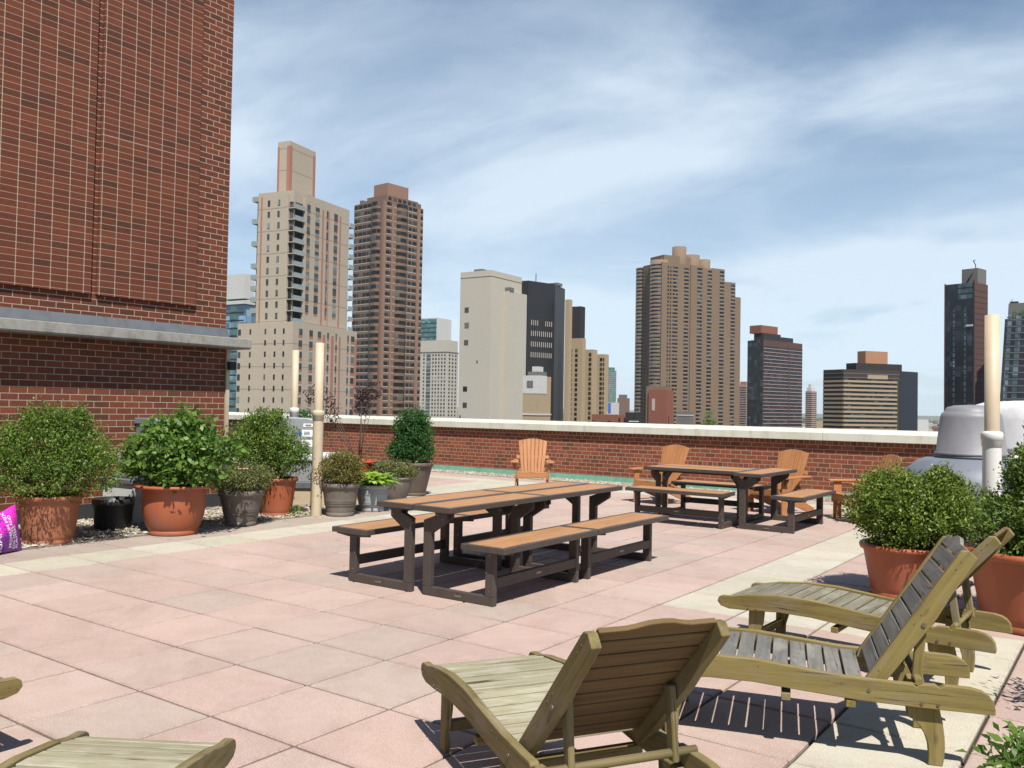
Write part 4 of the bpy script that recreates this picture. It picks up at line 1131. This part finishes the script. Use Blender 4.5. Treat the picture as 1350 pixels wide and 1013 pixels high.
B.block('corner_pier', F['beige'], .1, .9, 3.6, 4.4, 22.2, 55.5); B.block('corner_pier', F['beige'], -1.9, -1.2, -.7, 0, 22.2, 55.5)
B.block('recess_glass_and_shade', G['win'], -1.15, -.1, -.12, .0, 22.4, 53.5)
for zz in (25.2, 28.15, 31.1, 34.05, 37.0, 42.9, 48.8, 54.7):
    B.block('balcony', F['slab'], -12.9 - .9, -11.5, .3, 4.2, zz - .15, zz + .1); B.block('balcony_rail', G['frost'], -13.8, -13.74, .3, 4.2, zz + .1, zz + 1.15); B.block('balcony_rail', G['frost'], -13.8, -11.5, .28, .34, zz + .1, zz + 1.15)
B.block('recess_glass_and_shade', F['dark'], -12.4, -11.45, .8, 4.0, 22.3, 54.9)  # no glass here: dark block paints the shade behind the left balconies
B.block('brick_stripe', F['salmon'], -10.6, -10.1, -.05, .05, 22.4, 55.5)
for u in (7.6, 4.4): B.grid('window', 'L', [(u, u + .75)], -20, 55.0, 2.95, 1.55, .8, G['winl'], .08, 0.0)
cols = [(5.4, 6.9), (9.2, 10.9), (14.2, 14.9), (17.6, 19.2)]
B.grid('window', 'R', cols, 22.5, 54.5, 2.95, 2.0, .5, G['winl'], .08, 0.0)
B.grid('spandrel', 'R', [(c[0] + .1, c[1] - .1) for c in cols], 22.5, 54.5, 2.95, .55, -.05, F['salmon'], .05, 0.0)
B.grid('spandrel', 'R', [(14.1, 15.0)], 22.5, 54.5, 2.95, 1.2, -.65, F['salmon'], .04, 0.0)
B.block('brick_stripe', F['salmon'], 0, .03, 15.2, 15.5, 22.4, 54)
colsL = [(1.2, 2.6), (5.6, 7.0), (9.2, 10.6), (13.4, 14.1), (17.2, 17.8), (22.8, 23.4), (24.6, 26.2)]
B.grid('window', 'R', colsL, -22, 21.5, 2.95, 1.6, .6, G['winl'], .08, 1.6)
B.grid('spandrel', 'R', [(c[0] - .1, c[1] + .1) for c in colsL], -22, 21.5, 2.95, .7, -.02, F['salmon'], .05, 1.6)
for (ya, yb) in ((11.3, 12.5), (15.2, 16.4), (18.8, 19.6), (26.4, 27.4)): B.block('brick_stripe', F['salmon'], 1.6, 1.66, ya, yb, ZB, 20)
for (ya, yb) in ((12.2, 12.9), (20.2, 20.9)): B.block('brick_stripe', F['salmon'], 0, .04, ya, yb, 22.3, 54)
for u in (1.0, 3.8, 6.9, 11.8): B.grid('window', 'L', [(u, u + .5)], -22, 21.5, 2.95, 1.3, .8, G['win'], .08, -1.2)
B.grid('window', 'L', [(15.2, 16.1)], -22, 21.5, 2.95, 1.5, .6, G['winl'], .08, -1.2)
# far right balconies
for zz in np.arange(22.3, 52, 2.95):
    B.block('balcony', F['slab'], -2.0, .3, 24.8, 27.2, zz - .12, zz + .1); B.block('balcony_rail', G['frost'], .2, .26, 24.8, 27.2, zz + .1, zz + 1.1)
B.block('painted_recess_shade', F['dark'], -2.5, -1.6, 24.8, 27.0, 22.3, 52)  # dark block paints the shade behind the end balconies
for (a, h) in ((7.9, .5), (9.6, .7), (10.6, .4)): B.block('roof_vent', F['grey'], -3.4, -2.6, a, a + .7, 56.5, 56.5 + h * 1.6)
B.done()

# brown tower with wrapped bays
B = Bld('apartment_tower', 'slim brown brick tower with rounded window bays, second from the left', -257.2, 264.6, -4.3, 19.3, 22.6, 87.5, F['brown'])
B.block('crown', F['pinkpier'], -12.0, -3.2, 4.5, 16.5, 87, 95.9); B.block('penthouse', F['brown'], -14, -1.5, 2.5, 21, 87, 90.3); B.block('roof_unit', F['grey'], -17, -15, 1, 4, 87.5, 89.3); B.block('roof_unit', F['grey'], -3, -1.2, 21.2, 22.4, 87.5, 89.6)
for q_ in range(6): B.block('penthouse_window', G['win'], -1.6, -1.44, 3.5 + q_ * 2.8, 5.4 + q_ * 2.8, 88.2, 89.6)
FH = 2.92
def bay(x0, y0, nx, ny, w, d):
    pass
def bay_poly(B, pts, name='bay', zt=86.6, m=None):
    b = MB(); b.prism(pts, ZB - B.zb, zt - B.zb, 'z'); return b.build(name, m or F['brown'], B.t)
bays = [[(0, 7.0), (1.0, 7.6), (1.5, 8.8), (1.5, 11.4), (1.0, 12.6), (0, 13.2)],
        [(-2.2, 0), (-2.6, -1.0), (-3.6, -1.4), (-6.0, -1.4), (-7.0, -1.0), (-7.4, 0)]]
for bp_ in bays: bay_poly(B, bp_)
# ribbon windows per floor: on bays and flats
z = 87.5 - FH
def ribbon(B, pts, z0, z1, m, out=.07):
    """one glass strip following an outline, slightly proud of the wall"""
    c = Vector((sum(p[0] for p in pts) / len(pts), sum(p[1] for p in pts) / len(pts)))
    vs = []; fs = []
    for (x_, y_) in pts: vs += [(x_, y_, z0 - B.zb), (x_, y_, z1 - B.zb)]
    for i in range(len(pts) - 1): fs.append((2 * i, 2 * i + 2, 2 * i + 3, 2 * i + 1))
    return vs, fs
ribR = [(.08, 6.98), (1.06, 7.54), (1.58, 8.76), (1.58, 11.44), (1.06, 12.66), (.08, 13.22)]
ribL = [(-2.14, -.06), (-2.54, -1.06), (-3.58, -1.47), (-6.02, -1.47), (-7.06, -1.06), (-7.46, -.06)]
nb = 0
slabs = MB()
while z > -24:
    for rb_ in (ribR, ribL):
        vs, fs = ribbon(B, rb_, z + .75, z + 2.3, None)
        b = MB(); b.add(vs, fs)
        if nb < 100: b.build('bay_window', G['win'], B.t)
        nb += 1
    z -= FH
B.grid('window', 'R', [(1.2, 3.4), (3.7, 4.1), (14.2, 15.8), (16.4, 18.9), (20.9, 22.5)], -24, 87.5, FH, 1.55, .75, G['win'], .07)
B.grid('window', 'L', [(8.2, 10.6), (11.0, 13.4), (13.9, 16.4), (16.9, 19.1)], -24, 87.5, FH, 1.55, .75, G['win'], .07)
B.grid('spandrel_band', 'R', [(1.0, 6.9), (13.3, 18.9), (20.7, 22.6)], -24, 87.5, FH, .35, .25, F['bandc'], .05)
B.grid('spandrel_band', 'L', [(7.6, 19.0)], -24, 87.5, FH, .35, .25, F['bandc'], .05)
B.block('pier', F['pinkpier'], -1.0, .35, -.3, 1.0, ZB, 86.8); B.block('pier', F['pinkpier'], 0, .35, 19.1, 20.7, ZB, 86.8); B.block('pier', F['pinkpier'], 0, .3, 4.2, 5.2, ZB, 86)
B.done()

# glass tower
B = Bld('glass_tower', 'blue glass tower peeking out between the brick building and the beige tower', -333.2, 253.2, 4.7, 16.9, 6.6, 47.5, G['bluegl'])
B.block('roof_screen', F['white'], -16.5, -.4, .4, 6.2, 49.2, 60.5); B.block('parapet_band', F['white'], -17.2, .3, -.3, 6.9, 46.6, 48.2)
B.grid('floor_band', 'L', [(0, 16.9)], -25, 46, 3.6, .5, .0, F['dark'], .08); B.grid('mullion_strip', 'L', [(4.6, 8.4)], -25, 46, 3.6, 2.2, .8, G['teal'], .12)
B.done()
B = Bld('office_block', 'dark teal glass block with a blank white side wall, behind the cream apartment block', -523.1, 609.3, 4.7, 29.2, 23.3, 82.0, F['white'])
B.block('glass_front', G['teal'], -29.2, -.2, -.3, 0, 20, 81); B.grid('floor_band', 'L', [(0, 29)], 50, 81, 4.2, .5, 0, F['dark'], .5); B.done()
B = Bld('apartment_block', 'cream apartment block with small punched windows between the brown tower and the windowless slab', -411.8, 492.2, 4.7, 37.2, 14.1, 40.5, F['cream'])
B.block('penthouse', F['cream'], -34, -1.2, 1.2, 15, 40, 49.7); B.block('roof_edge', F['grey'], -36, .2, -.2, 14.3, 40.5, 41.2)
B.grid('window', 'L', [(a, a + 1.3) for a in (1.5, 4.2, 6.9, 9.6, 12.2, 20.5, 24.5)], -20, 40, 2.75, 1.5, .7, G['winl'], .08); B.grid('balcony_bay', 'L', [(15.0, 18.6)], -20, 40, 2.75, 1.7, .6, G['pane'], .3)
B.grid('window', 'R', [(2, 3.6), (6, 7.6), (10, 11.6)], -20, 40, 2.75, 1.4, .7, G['win'], .08); B.done()

# windowless slab building
B = Bld('slab_building', 'nearly windowless pale limestone slab with a stepped side wing', -199.3, 263.1, 2.7, 14.4, 21.5, 53.1, F['blank'])
B.block('side_wing', F['blank'], -4, 2.2, 9.2, 22.0, ZB, 46.1); B.block('cap', F['blank'], -14.55, .15, -.15, 21.6, 50.9, 51.1)
for (u, z_) in ((10.2, 37.5), (10.2, 25), (10.3, 7.2), (10.3, 1.0)): B.q('window', 'L', u, u + 1.9, z_, z_ + 1.9, G['win'])
B.q('louver', 'L', 10.0, 12.0, 31.5, 33.6, F['grey']); B.q('window', 'L', 5.6, 6.1, 18, 19, G['win']); B.q('window', 'L', 12.8, 13.4, -6, -3, G['win']); B.q('window', 'L', 11.2, 11.8, -6, -3, G['win'])
B.block('duct', F['grey'], .1, 2.4, 9.4, 12.2, 46.1, 47.6); B.block('roof_unit', F['grey'], -11, -7, 4, 9, 53.1, 54.6); B.block('ladder', F['dark'], -13.4, -13.1, -.4, -.1, -16, -2); B.block('pipe_rack', F['dark'], -13.6, -1.5, -1.0, -.6, -13.8, -13.3)
B.done()
# black tower (custom outline)
t = thing('office_tower', 'black clad tower with rows of narrow slit windows behind the pale slab', 'building', (-250.5, 361.8, ZB))
pts = [(-10.4, -1.2), (0, 0), (4.4, 17.8), (-1.1, 36.1), (-30, 36), (-36, 3)]
m_blk = mat('black_panel_cladding', (.018, .017, .018), .42, 0, .5); k = N(m_blk); o_ = k.obj(); s_ = k.n('ShaderNodeSeparateXYZ'); k.l(o_, s_.inputs[0])
w_ = k.math('FRACT', k.math('DIVIDE', k.math('ADD', s_.outputs['Y'], s_.outputs['X']), 1.6)); g_ = k.math('LESS_THAN', w_, .18)
k.l(k.mixc(g_, (.016, .015, .016), (.036, .034, .034)), k.b.inputs['Base Color'])
b = MB(); b.prism(pts, 0, 65.3 - ZB, 'z'); b.build('wall', m_blk, t)
d = Vector((4.4, 17.8)).normalized(); nrm = Vector((d.y, -d.x)); cnt = 0
for r_, z_ in enumerate((43, 37.6, 32.2, 26.8, 14.5)):
    for c_ in range(11):
        if (r_ == 0 and c_ in (4, 5, 6)) or (r_ == 4 and 2 <= c_ <= 6): continue
        s0 = 2.2 + c_ * 1.38; p0 = d * s0 + nrm * .06
        b = MB(); M_ = Matrix.Translation((p0.x, p0.y, z_ - ZB)) @ Matrix.Rotation(math.atan2(d.y, d.x), 4, 'Z')
        b.box(0, .42, -.06, .02, 0, 2.6, M=M_); b.build('window', F['bandc'], t)
b = MB(); b.box(-2, 3, 22, 27, 65.3 - ZB, 66.8 - ZB); b.build('roof_unit', F['grey'], t)
b = MB(); b.tube([(-1, 8, 65.2 - ZB), (-1, 8, 70 - ZB)], .2, 6); b.build('antenna', F['dark'], t)
B = Bld('office_building', 'narrow tan fin wall standing right beside the black tower', -237.4, 379.9, 2.7, 2.5, 3.0, 57.0, F['tan']); B.done()
B = Bld('office_tower', 'small dark charcoal block rising behind the balcony apartments', -270.6, 445.9, 2.7, 8.7, 5.4, 62.1, F['dark'])
for z_ in (48, 54): B.q('window', 'L', 6.5, 7.3, z_, z_ + 2, F['bandc'])
B.done()
B = Bld('apartment_block', 'stepped sandy apartment block with dark stacks of balconies', -259.2, 429.4, 2.7, 8.7, 4.0, 41.5, F['tan'])
B.block('middle_step', F['tan'], -5.5, 3.4, 6.2, 12, ZB, 35.4); B.block('right_step', F['tan'], -3, 6.8, 14.5, 20, ZB, 33.1)
for (x0, x1, y0, zt) in ((-8.3, -6.6, -.15, 36), (-4.6, -3.0, -.15, 36), (1.0, 2.6, 6.0, 34), (3.9, 5.4, 14.3, 31.5), (6.0, 6.7, 14.3, 31.5)):
    z = zt - 2.8
    while z > -18:
        B.block('balcony', G['win'], x0, x1, y0, y0 + .3, z + .5, z + 2.2); z -= 2.8
B.done()
# low mechanical penthouse in front
B = Bld('mechanical_building', 'small stained white and tan mechanical building just beyond the parapet', -83.7, 124.6, 4.7, 3.2, 4.2, 3.9, F['tan'], zb=-20)
B.block('upper_band', F['white'], -3.25, .05, -.05, 2.6, 3.9, 7.0); B.block('upper_tan', F['tan'], -3.0, .0, 2.6, 4.2, 3.9, 6.9); B.block('ledge', F['white'], -3.3, .1, -.1, 4.3, .2, .45)
B.q('louver', 'L', 1.2, 2.4, 4.9, 6.1, F['grey'], .05, -.05)
B.block('hvac_unit', F['grey'], -2.6, -.4, .6, 3.4, 7.0, 7.7); B.block('hvac_top', F['white'], -2.0, -.8, 1.0, 2.8, 7.7, 8.6); B.done()
# teal tower
B = Bld('glass_tower', 'distant teal glass tower with a notched crown', -888.2, 1578.2, -14.3, 12.0, 22.0, 80, G['teal'])
B.block('crown', G['teal'], -8, -.8, 2, 18, 80, 86.5); B.grid('floor_band', 'R', [(0, 22)], 0, 80, 4.2, .9, 0, F['slabg'], .1); B.grid('floor_band', 'L', [(0, 12)], 0, 80, 4.2, .9, 0, F['slabg'], .1); B.done()

# central brown stepped tower
B = Bld('apartment_tower', 'wide stepped brown tower with rounded corners and a round water tank, mid skyline', -294.1, 601.4, -26.6, 24.0, 27.0, 113.0, F['cbrown'])
def rounded(B, cx, cy, r, zt, name='round_bay', m=None, n=20, zb=ZB):
    b = MB(); b.lathe([(r, zb - B.zb), (r, zt - B.zb), (0, zt - B.zb + .01)], cx=cx, cy=cy, n=n); return b.build(name, m or F['cbrown'], B.t)
B.block('left_wing', F['cbrown'], -35, -24, 3.5, 20, ZB, 111)
rounded(B, -29.6, 4.6, 5.8, 112.4); rounded(B, -7.4, 3.4, 7.2, 115.2)
for cx, cy, r in ((-29.6, 4.6, 5.88), (-7.4, 3.4, 7.28)):
    z = 109.5
    while z > -26:
        b = MB(); b.lathe([(r, z + .8 - ZB), (r, z + 2.3 - ZB)], cx=cx, cy=cy, n=14, a0=math.pi * 1.02, a1=math.pi * 1.98); b.build('bay_window', G['win'], B.t)
        b = MB(); b.lathe([(r + .12, z + .35 - ZB), (r + .12, z + .72 - ZB)], cx=cx, cy=cy, n=14, a0=math.pi * 1.02, a1=math.pi * 1.98); b.build('sill_band', F['slabg'], B.t)
        z -= 2.9
B.grid('window', 'L', [(19.4, 20.6), (22, 23)], -26, 109, 2.9, 1.5, .8, G['win'], .08)
STEPS = [(27.0, 12.3, 113.0), (39.3, 9.4, 112.0), (48.7, 12.2, 112.6), (60.9, 11.4, 103.0), (72.3, 5.8, 91.8)]
WCOL = [(33.3, 38.2), (43.4, 47.9), (56.0, 60.6), (67.6, 72.0)]
for q_, (y0, w, zt) in enumerate(STEPS):
    B.block('wing', F['cbrown'], -24, .8 - .2 * q_, y0, y0 + w, ZB, zt)
for q_, ((y0, w, zt), wc) in enumerate(zip(STEPS, WCOL)):
    bs = .8 - .2 * q_
    B.grid('window', 'R', [wc], -26, zt - 1.2, 2.9, 1.7, .75, G['win'], .08, bs)
    B.grid('spandrel', 'R', [wc], -26, zt - 1.2, 2.9, .35, .3, F['slabg'], .06, bs)
B.grid('window', 'R', [(5.3, 6.7), (7.7, 9.0), (10.4, 15.2), (21.2, 25.6)], -26, 111, 2.9, 1.6, .75, G['win'], .08)
B.grid('spandrel', 'R', [(10.4, 15.2), (21.2, 25.6)], -26, 111, 2.9, .35, .3, F['slabg'], .06)
B.block('upper_core', F['cbrown'], -18, -1.0, 2.5, 30, 108, 119.0)
rounded(B, -5.5, 20.5, 5.4, 127.0, 'water_tank', F['cbrown'], zb=110); rounded(B, -5.2, 32.6, 6.0, 121.6, 'stair_drum', F['cbrown'], zb=105); rounded(B, -4.2, 43.8, 4.9, 119.0, 'stair_drum', F['cbrown'], zb=105)
B.block('roof_vent', F['grey'], -3, -2, 1, 2.2, 113, 117)
B.done()
# low buildings in front of it
B = Bld('brick_building', 'plain red brick block with one tall blind window below the stepped brown tower', -109.9, 228.8, 2.7, 5.6, 5.2, 7.2, F['red'], zb=-30)
B.block('rear_block', F['cbrown'], -6.6, -.6, .6, 5, -30, 8.2); B.q('blind_window', 'L', 3.6, 4.5, 1.2, 4.6, F['bandc']); B.block('canopy', F['dark'], -3.2, 4.5, -3.2, -.5, -4.4, -4.1); B.block('post', F['dark'], 1.4, 1.55, -2.0, -1.85, -20, -.3)
B.done()
B = Bld('low_building', 'long low red brick row with pale windows left of the plain red block', -141.7, 267.5, 4.7, 14.9, 4.6, -.5, F['red'], zb=-30)
for u in (7.5, 9.0, 10.5, 13.4): B.q('window', 'L', u, u + 1.2, -4.5, -2.6, G['winl'])
B.q('window', 'L', 2, 2.6, -3.2, -1.6, G['win']); B.q('window', 'L', 4, 4.6, -3.2, -1.6, G['win']); B.block('roof_pipe', F['white'], -9.6, -9.4, 1, 1.2, -.5, .6); B.done()
B = Bld('low_building', 'small grey rooftop structure with white trim right of the plain red block', -98.2, 218.2, 2.7, 3.4, 3, 1.0, F['grey'], zb=-30)
B.block('trim', F['white'], -3.5, .1, -.1, 3.1, .0, .25); B.block('trim', F['white'], -3.5, .1, -.12, 3.1, -2.8, -2.6); B.done()
B = Bld('low_building', 'dark little rooftop shed with white ledges left of the plain red block', -112.8, 216.2, 2.7, 3.4, 3, .6, F['dark'], zb=-30)
B.block('trim', F['white'], -2.2, .2, -.3, 1, -2.0, -1.7); B.block('trim', F['white'], -2.2, .2, -.3, 1, -3.9, -3.6); B.done()
B = Bld('sign_building', 'far white building with a blue painted side below the teal tower', -438.0, 793.5, 4.7, 15.3, 8, 7.9, F['white'])
B.block('blue_panel', M['blue'], -15, -5.6, -.3, 0, -3, 7.4); B.done()
B = Bld('apartment_block', 'far dark brick block right of the teal tower', -715.4, 1332.9, 4.7, 17, 14, 20, F['brown'])
B.block('upper_part', F['grey'], -15, -3, 1, 10, 20, 26); B.done()
# roof tree beyond parapet
t = thing('tree', 'small green treetop showing above the parapet right of the red brick block', 'tree', (-96.5, 228, -16))
b = MB(); b.tube([(0, 0, 0), (.1, 0, 8), (0, .1, 13)], [.25, .18, .08], 7); b.build('trunk', M['bark'], t)
leaves('crown', [(0, 0, 15.2, 1.5, 1.5, 2.0, 3), (.8, .3, 13.5, 1.2, 1.2, 1.4, 2), (-.9, 0, 13.5, 1.1, 1.1, 1.4, 2)], 1800, .28, M['box2'], t, 41, clump=.4)

B = Bld('apartment_tower', 'far pinkish tower with a red top just right of the stepped brown tower', -402.7, 1065.0, -14.3, 10, 14, 34.5, F['pinkf'])
B.block('crown', F['salmon'], -9.5, -.5, .5, 13, 34.5, 38.5); B.grid('floor_band', 'L', [(0, 10)], -30, 33, 3.0, 1.3, 0, G['win'], .1); B.grid('floor_band', 'R', [(.5, 13)], -30, 33, 3.0, 1.3, 0, G['win'], .1); B.done()
# banded tower
B = Bld('apartment_tower', 'dark tower with thin pale horizontal bands and a reddish crown', -270.0, 754.0, -14.3, 14, 62.0, 64.5, F['maroon'])
B.block('left_cladding', G['black'], -16.2, -.3, -.3, 0, ZB, 64.3); B.block('notch', F['dark'], -10, -.2, .3, 27, 64.5, 70.5); B.block('crown', F['red'], -14, -2, -.5, 25, 70.5, 77.5)
B.grid('floor_band', 'R', [(.4, 39), (40.5, 62)], -26, 60, 3.15, .5, 0, F['bandm'], .35); B.grid('window_strip', 'R', [(.4, 39), (40.5, 62)], -26, 60, 3.15, 1.4, 1.1, G['black'], .1)
B.block('pier', F['maroon'], 0, .45, 39, 40.5, ZB, 62); B.block('step', F['dark'], -10, -.2, 27, 47, 64.5, 68.5); B.done()
B = Bld('apartment_tower', 'thin far white tower with a pale cap between the two banded buildings', -397.3, 1315.1, -14.3, 10, 14, 33, F['pinkf'])
B.block('upper', F['white'], -8.6, -1.2, 1.2, 12, 33, 38); B.block('cap', F['white'], -7.0, -2.8, 2.8, 9, 38, 43); B.grid('floor_band', 'L', [(0, 10)], -30, 32, 3.0, 1.2, 0, G['win'], .1); B.grid('floor_band', 'R', [(0, 14)], -30, 32, 3.0, 1.2, 0, G['win'], .1); B.done()
# broad tan banded building (custom outline)
t = thing('apartment_building', 'broad squat building with tan balcony bands, dark right side and an orange roof box', 'building', (-165.7, 619.6, ZB))
pts = [(-15.8, 7.9), (0, 0), (28.3, 36.4), (35.9, 56.8), (10, 75), (-20, 40)]
b = MB(); b.prism(pts, 0, 31.3 - ZB, 'z'); b.build('wall', F['dkbrown'], t)
def band(p0, p1, z0, z1, out, m, name, u0=0, u1=1):
    d = Vector(p1) - Vector(p0); L_ = d.length; M_ = Matrix.Translation((p0[0], p0[1], -ZB)) @ Matrix.Rotation(math.atan2(d.y, d.x), 4, 'Z')
    b = MB(); b.box(u0 * L_, u1 * L_, -out, .1, z0, z1, M=M_); return b.build(name, m, t)
z = 22.5; sgn = 1
while z > -24:
    band(pts[0], pts[1], z, z + 1.45, .4, F['bandt'], 'balcony_band', 0, 1.0); band(pts[1], pts[2], z, z + 1.45, .5, F['bandt'], 'balcony_band', .0, .95)
    band(pts[1], pts[2], z + 1.7, z + 2.6, .1, G['win'], 'window_strip', .02, .95)
    z -= 3.0
band(pts[2], pts[3], 0 + ZB + 1, 31.2, .3, F['navy'], 'dark_side_slab', .0, 1.0)  # one dark navy slab covers the whole right face
for z_ in (25.6, 28.4): band(pts[0], pts[1], z_, z_ + .5, .2, F['grey'], 'parapet_band'); band(pts[1], pts[2], z_, z_ + .5, .2, F['grey'], 'parapet_band')
band(pts[1], pts[2], 25.2, 28.0, .35, F['bandt'], 'top_panel', .42, .78)
b = MB(); b.prism([(-2, 14), (6, 9), (29, 40), (20, 52)], 31.3 - ZB, 36.0 - ZB, 'z'); b.build('setback_floor', F['dark'], t)
b = MB(); b.prism([(2.5, 26), (9, 22), (20, 38), (12, 44)], 36.0 - ZB, 45.0 - ZB, 'z'); b.build('roof_box', F['orange'], t)
# dark glass towers on the right
B = Bld('glass_tower', 'tall dark glass tower with a maroon side wall and a roof crane', -77.5, 559.9, -16.0, 16.8, 17.0, 77.5, F['maroon'])
B.block('glass_front', G['black'], -16.5, -.3, -.35, 0, ZB, 77.0); B.block('edge_fin', F['maroon'], -16.9, -16.4, -.6, .2, ZB, 78); B.block('edge_fin', F['dark'], -.5, .05, -.6, .2, ZB, 78.4)
B.block('roof_house', F['grey'], -9.5, -.5, 5, 16, 77.5, 86.3)
B.grid('pane_strip', 'L', [(4.6, 5.6), (10.9, 11.9)], -10, 64, 3.3, 2.3, .4, G['pane'], .06, -.35); B.grid('pane_strip', 'L', [(.9, 15.8)], -26, 4, 3.3, 2.2, .4, G['pane'], .06, -.35); B.grid('pane_strip', 'L', [(.9, 9)], 68, 78, 3.3, 2.4, .3, G['pane'], .06, -.35)
B.grid('floor_line', 'R', [(.5, 16.5)], -26, 76, 3.3, .35, 0, F['dark'], .04)
b = MB(); b.tube([(-6, 3, 78 - ZB), (-2.2, 6, 86 - ZB), (-3, 8, 88.5 - ZB), (-4.8, 9, 91.5 - ZB), (-3.6, 9, 91.6 - ZB)], .28, 6); b.build('crane', F['dark'], B.t)
B.block('davit_platform', F['white'], -4.2, -.6, -1.4, -.4, 52.2, 53.2); B.done()
t = thing('glass_tower', 'leaning edged blue grey glass tower cut off by the right edge of the view', 'building', (-60.8, 547.2, ZB), R(0))
def frust(b, z0, z1, x0a, x0b, m_i=0, y0=0, y1=18, x1=34):
    vs = [(x0a, y0, z0), (x1, y0, z0), (x1, y1, z0), (x0a, y1, z0), (x0b, y0, z1), (x1, y0, z1), (x1, y1, z1), (x0b, y1, z1)]
    b.add(vs, [(0, 1, 5, 4), (1, 2, 6, 5), (2, 3, 7, 6), (3, 0, 4, 7), (4, 5, 6, 7), (3, 2, 1, 0)], m_i)
b = MB(); frust(b, 0, 54.4 - ZB, -6.5, 0); b.build('wall', G['black'], t)
b = MB(); frust(b, 54.4 - ZB, 63 - ZB, 1.2, 1.6, 0, 1, 17); b.build('upper_block', F['grey'], t)
for z_ in np.arange(-22, 54, 3.6):
    f_ = (54.4 - z_) / (54.4 - ZB); b = MB(); b.box(-6.5 * f_ + 1.0, 34, -.12, .05, z_ - ZB, z_ + .45 - ZB); b.build('floor_band', F['grey'], t)
    for (a_, c_, m_) in ((5.5, 8.0, 'pane'), (1.5, 3.5, 'pane'), (11.5, 14.0, 'pane')):
        b = MB(); b.box(-6.5 * f_ + a_, -6.5 * f_ + c_, -.16, .05, z_ + .7 - ZB, z_ + 3.2 - ZB); b.build('pane_strip', G[m_], t)
o = leaves('roof_planting', [(4, 1, 56 - ZB, 2.5, 1, 1.6, 1), (9, 1, 56.5 - ZB, 3, 1, 2, 1), (13, 1, 56 - ZB, 2.5, 1, 1.5, 1)], 1300, .6, M['box2'], t, 43, clump=.5)
b = MB(); b.box(2.0, 6, 3, 5, 63 - ZB, 64.2 - ZB); b.tube([(3, 3.5, 63 - ZB), (3, 3.5, 65.6 - ZB)], .15, 5); b.build('roof_unit', F['dark'], t)

# far low city, one continuous mass
def far_city():
    r = np.random.default_rng(7); b = MB()
    mats = [F['bandc'], F['red'], F['cream'], F['grey'], F['tan'], F['white']]
    for i in range(2600):
        u = r.uniform(-.62, .66); D = 700 * (9 ** r.uniform(0, 1))
        th_ = R(35.67); X = u * D; Yc = D
        x_ = X * math.cos(th_) - Yc * math.sin(th_); y_ = X * math.sin(th_) + Yc * math.cos(th_)
        w = r.uniform(12, 40); d_ = r.uniform(12, 30); h = r.uniform(7, 24) * (1 + (r.random() < .05) * 1.2)
        if D < 1500: h = min(h, 30)
        M_ = Matrix.Translation((x_, y_, ZB)) @ Matrix.Rotation(R(r.uniform(-10, 30)), 4, 'Z')
        b.box(-w / 2, w / 2, -d_ / 2, d_ / 2, -.5, h, int(r.integers(0, 6)), M=M_)
    o = b.build('distant_city', mats); tag(o, 'hazy low rise city spreading to the horizon beyond the towers', 'city', kind='stuff')
far_city()
def far_trees():
    r = np.random.default_rng(8); V = []; n = 5200
    u = r.uniform(-.62, .66, n); D = 1500 * (6 ** r.uniform(0, 1, n)); th_ = R(35.67)
    x_ = u * D * math.cos(th_) - D * math.sin(th_); y_ = u * D * math.sin(th_) + D * math.cos(th_)
    b = MB()
    for i in range(n):
        w = r.uniform(7, 16) * (1 + D[i] / 9000); h = r.uniform(9, 17); a = r.uniform(0, 1.5)
        vs = []; k6 = 6
        for (rr_, zz_) in ((.7, 0), (1.0, .45), (.6, .85)):
            for q in range(k6): vs.append((x_[i] + w * rr_ * math.cos(a + q * 1.047) * r.uniform(.7, 1.2), y_[i] + w * rr_ * math.sin(a + q * 1.047) * r.uniform(.7, 1.2), ZB + h * zz_ * r.uniform(.85, 1.1)))
        vs.append((x_[i], y_[i], ZB + h))
        fs = [(l * 6 + q, l * 6 + (q + 1) % 6, l * 6 + 6 + (q + 1) % 6, l * 6 + 6 + q) for l in range(2) for q in range(6)] + [(12 + q, 12 + (q + 1) % 6, 18) for q in range(6)]
        b.add(vs, fs)
    m = mottled('far_tree_canopy', (.035, .06, .02), (.06, .09, .03), .3, .9, 0)
    o = b.build('distant_trees', m); tag(o, 'far belt of green trees mixed among the low buildings at the horizon', 'trees', kind='stuff')
far_trees()
b = MB(); b.box(-30000, 30000, -2000, 40000, ZB - 2, ZB)
m = mottled('city_ground', (.16, .15, .13), (.10, .12, .08), .004, .95, 0)
tag(b.build('ground', m), kind='structure')

# ------------------------------------------------------------------ air
b = MB(); b.box(-9000, 5000, -300, 10000, ZB - 3, 160)
hm_ = bpy.data.materials.new('haze'); hm_.use_nodes = True; n_ = hm_.node_tree
for x_ in list(n_.nodes): n_.nodes.remove(x_)
oo = n_.nodes.new('ShaderNodeOutputMaterial'); pv = n_.nodes.new('ShaderNodeVolumePrincipled')
pv.inputs['Color'].default_value = (.80, .88, 1.0, 1); pv.inputs['Density'].default_value = .00003; pv.inputs['Anisotropy'].default_value = .2
n_.links.new(pv.outputs[0], oo.inputs['Volume'])
tag(b.build('haze', hm_), 'thin blue summer haze over the far skyline', 'haze', kind='stuff')
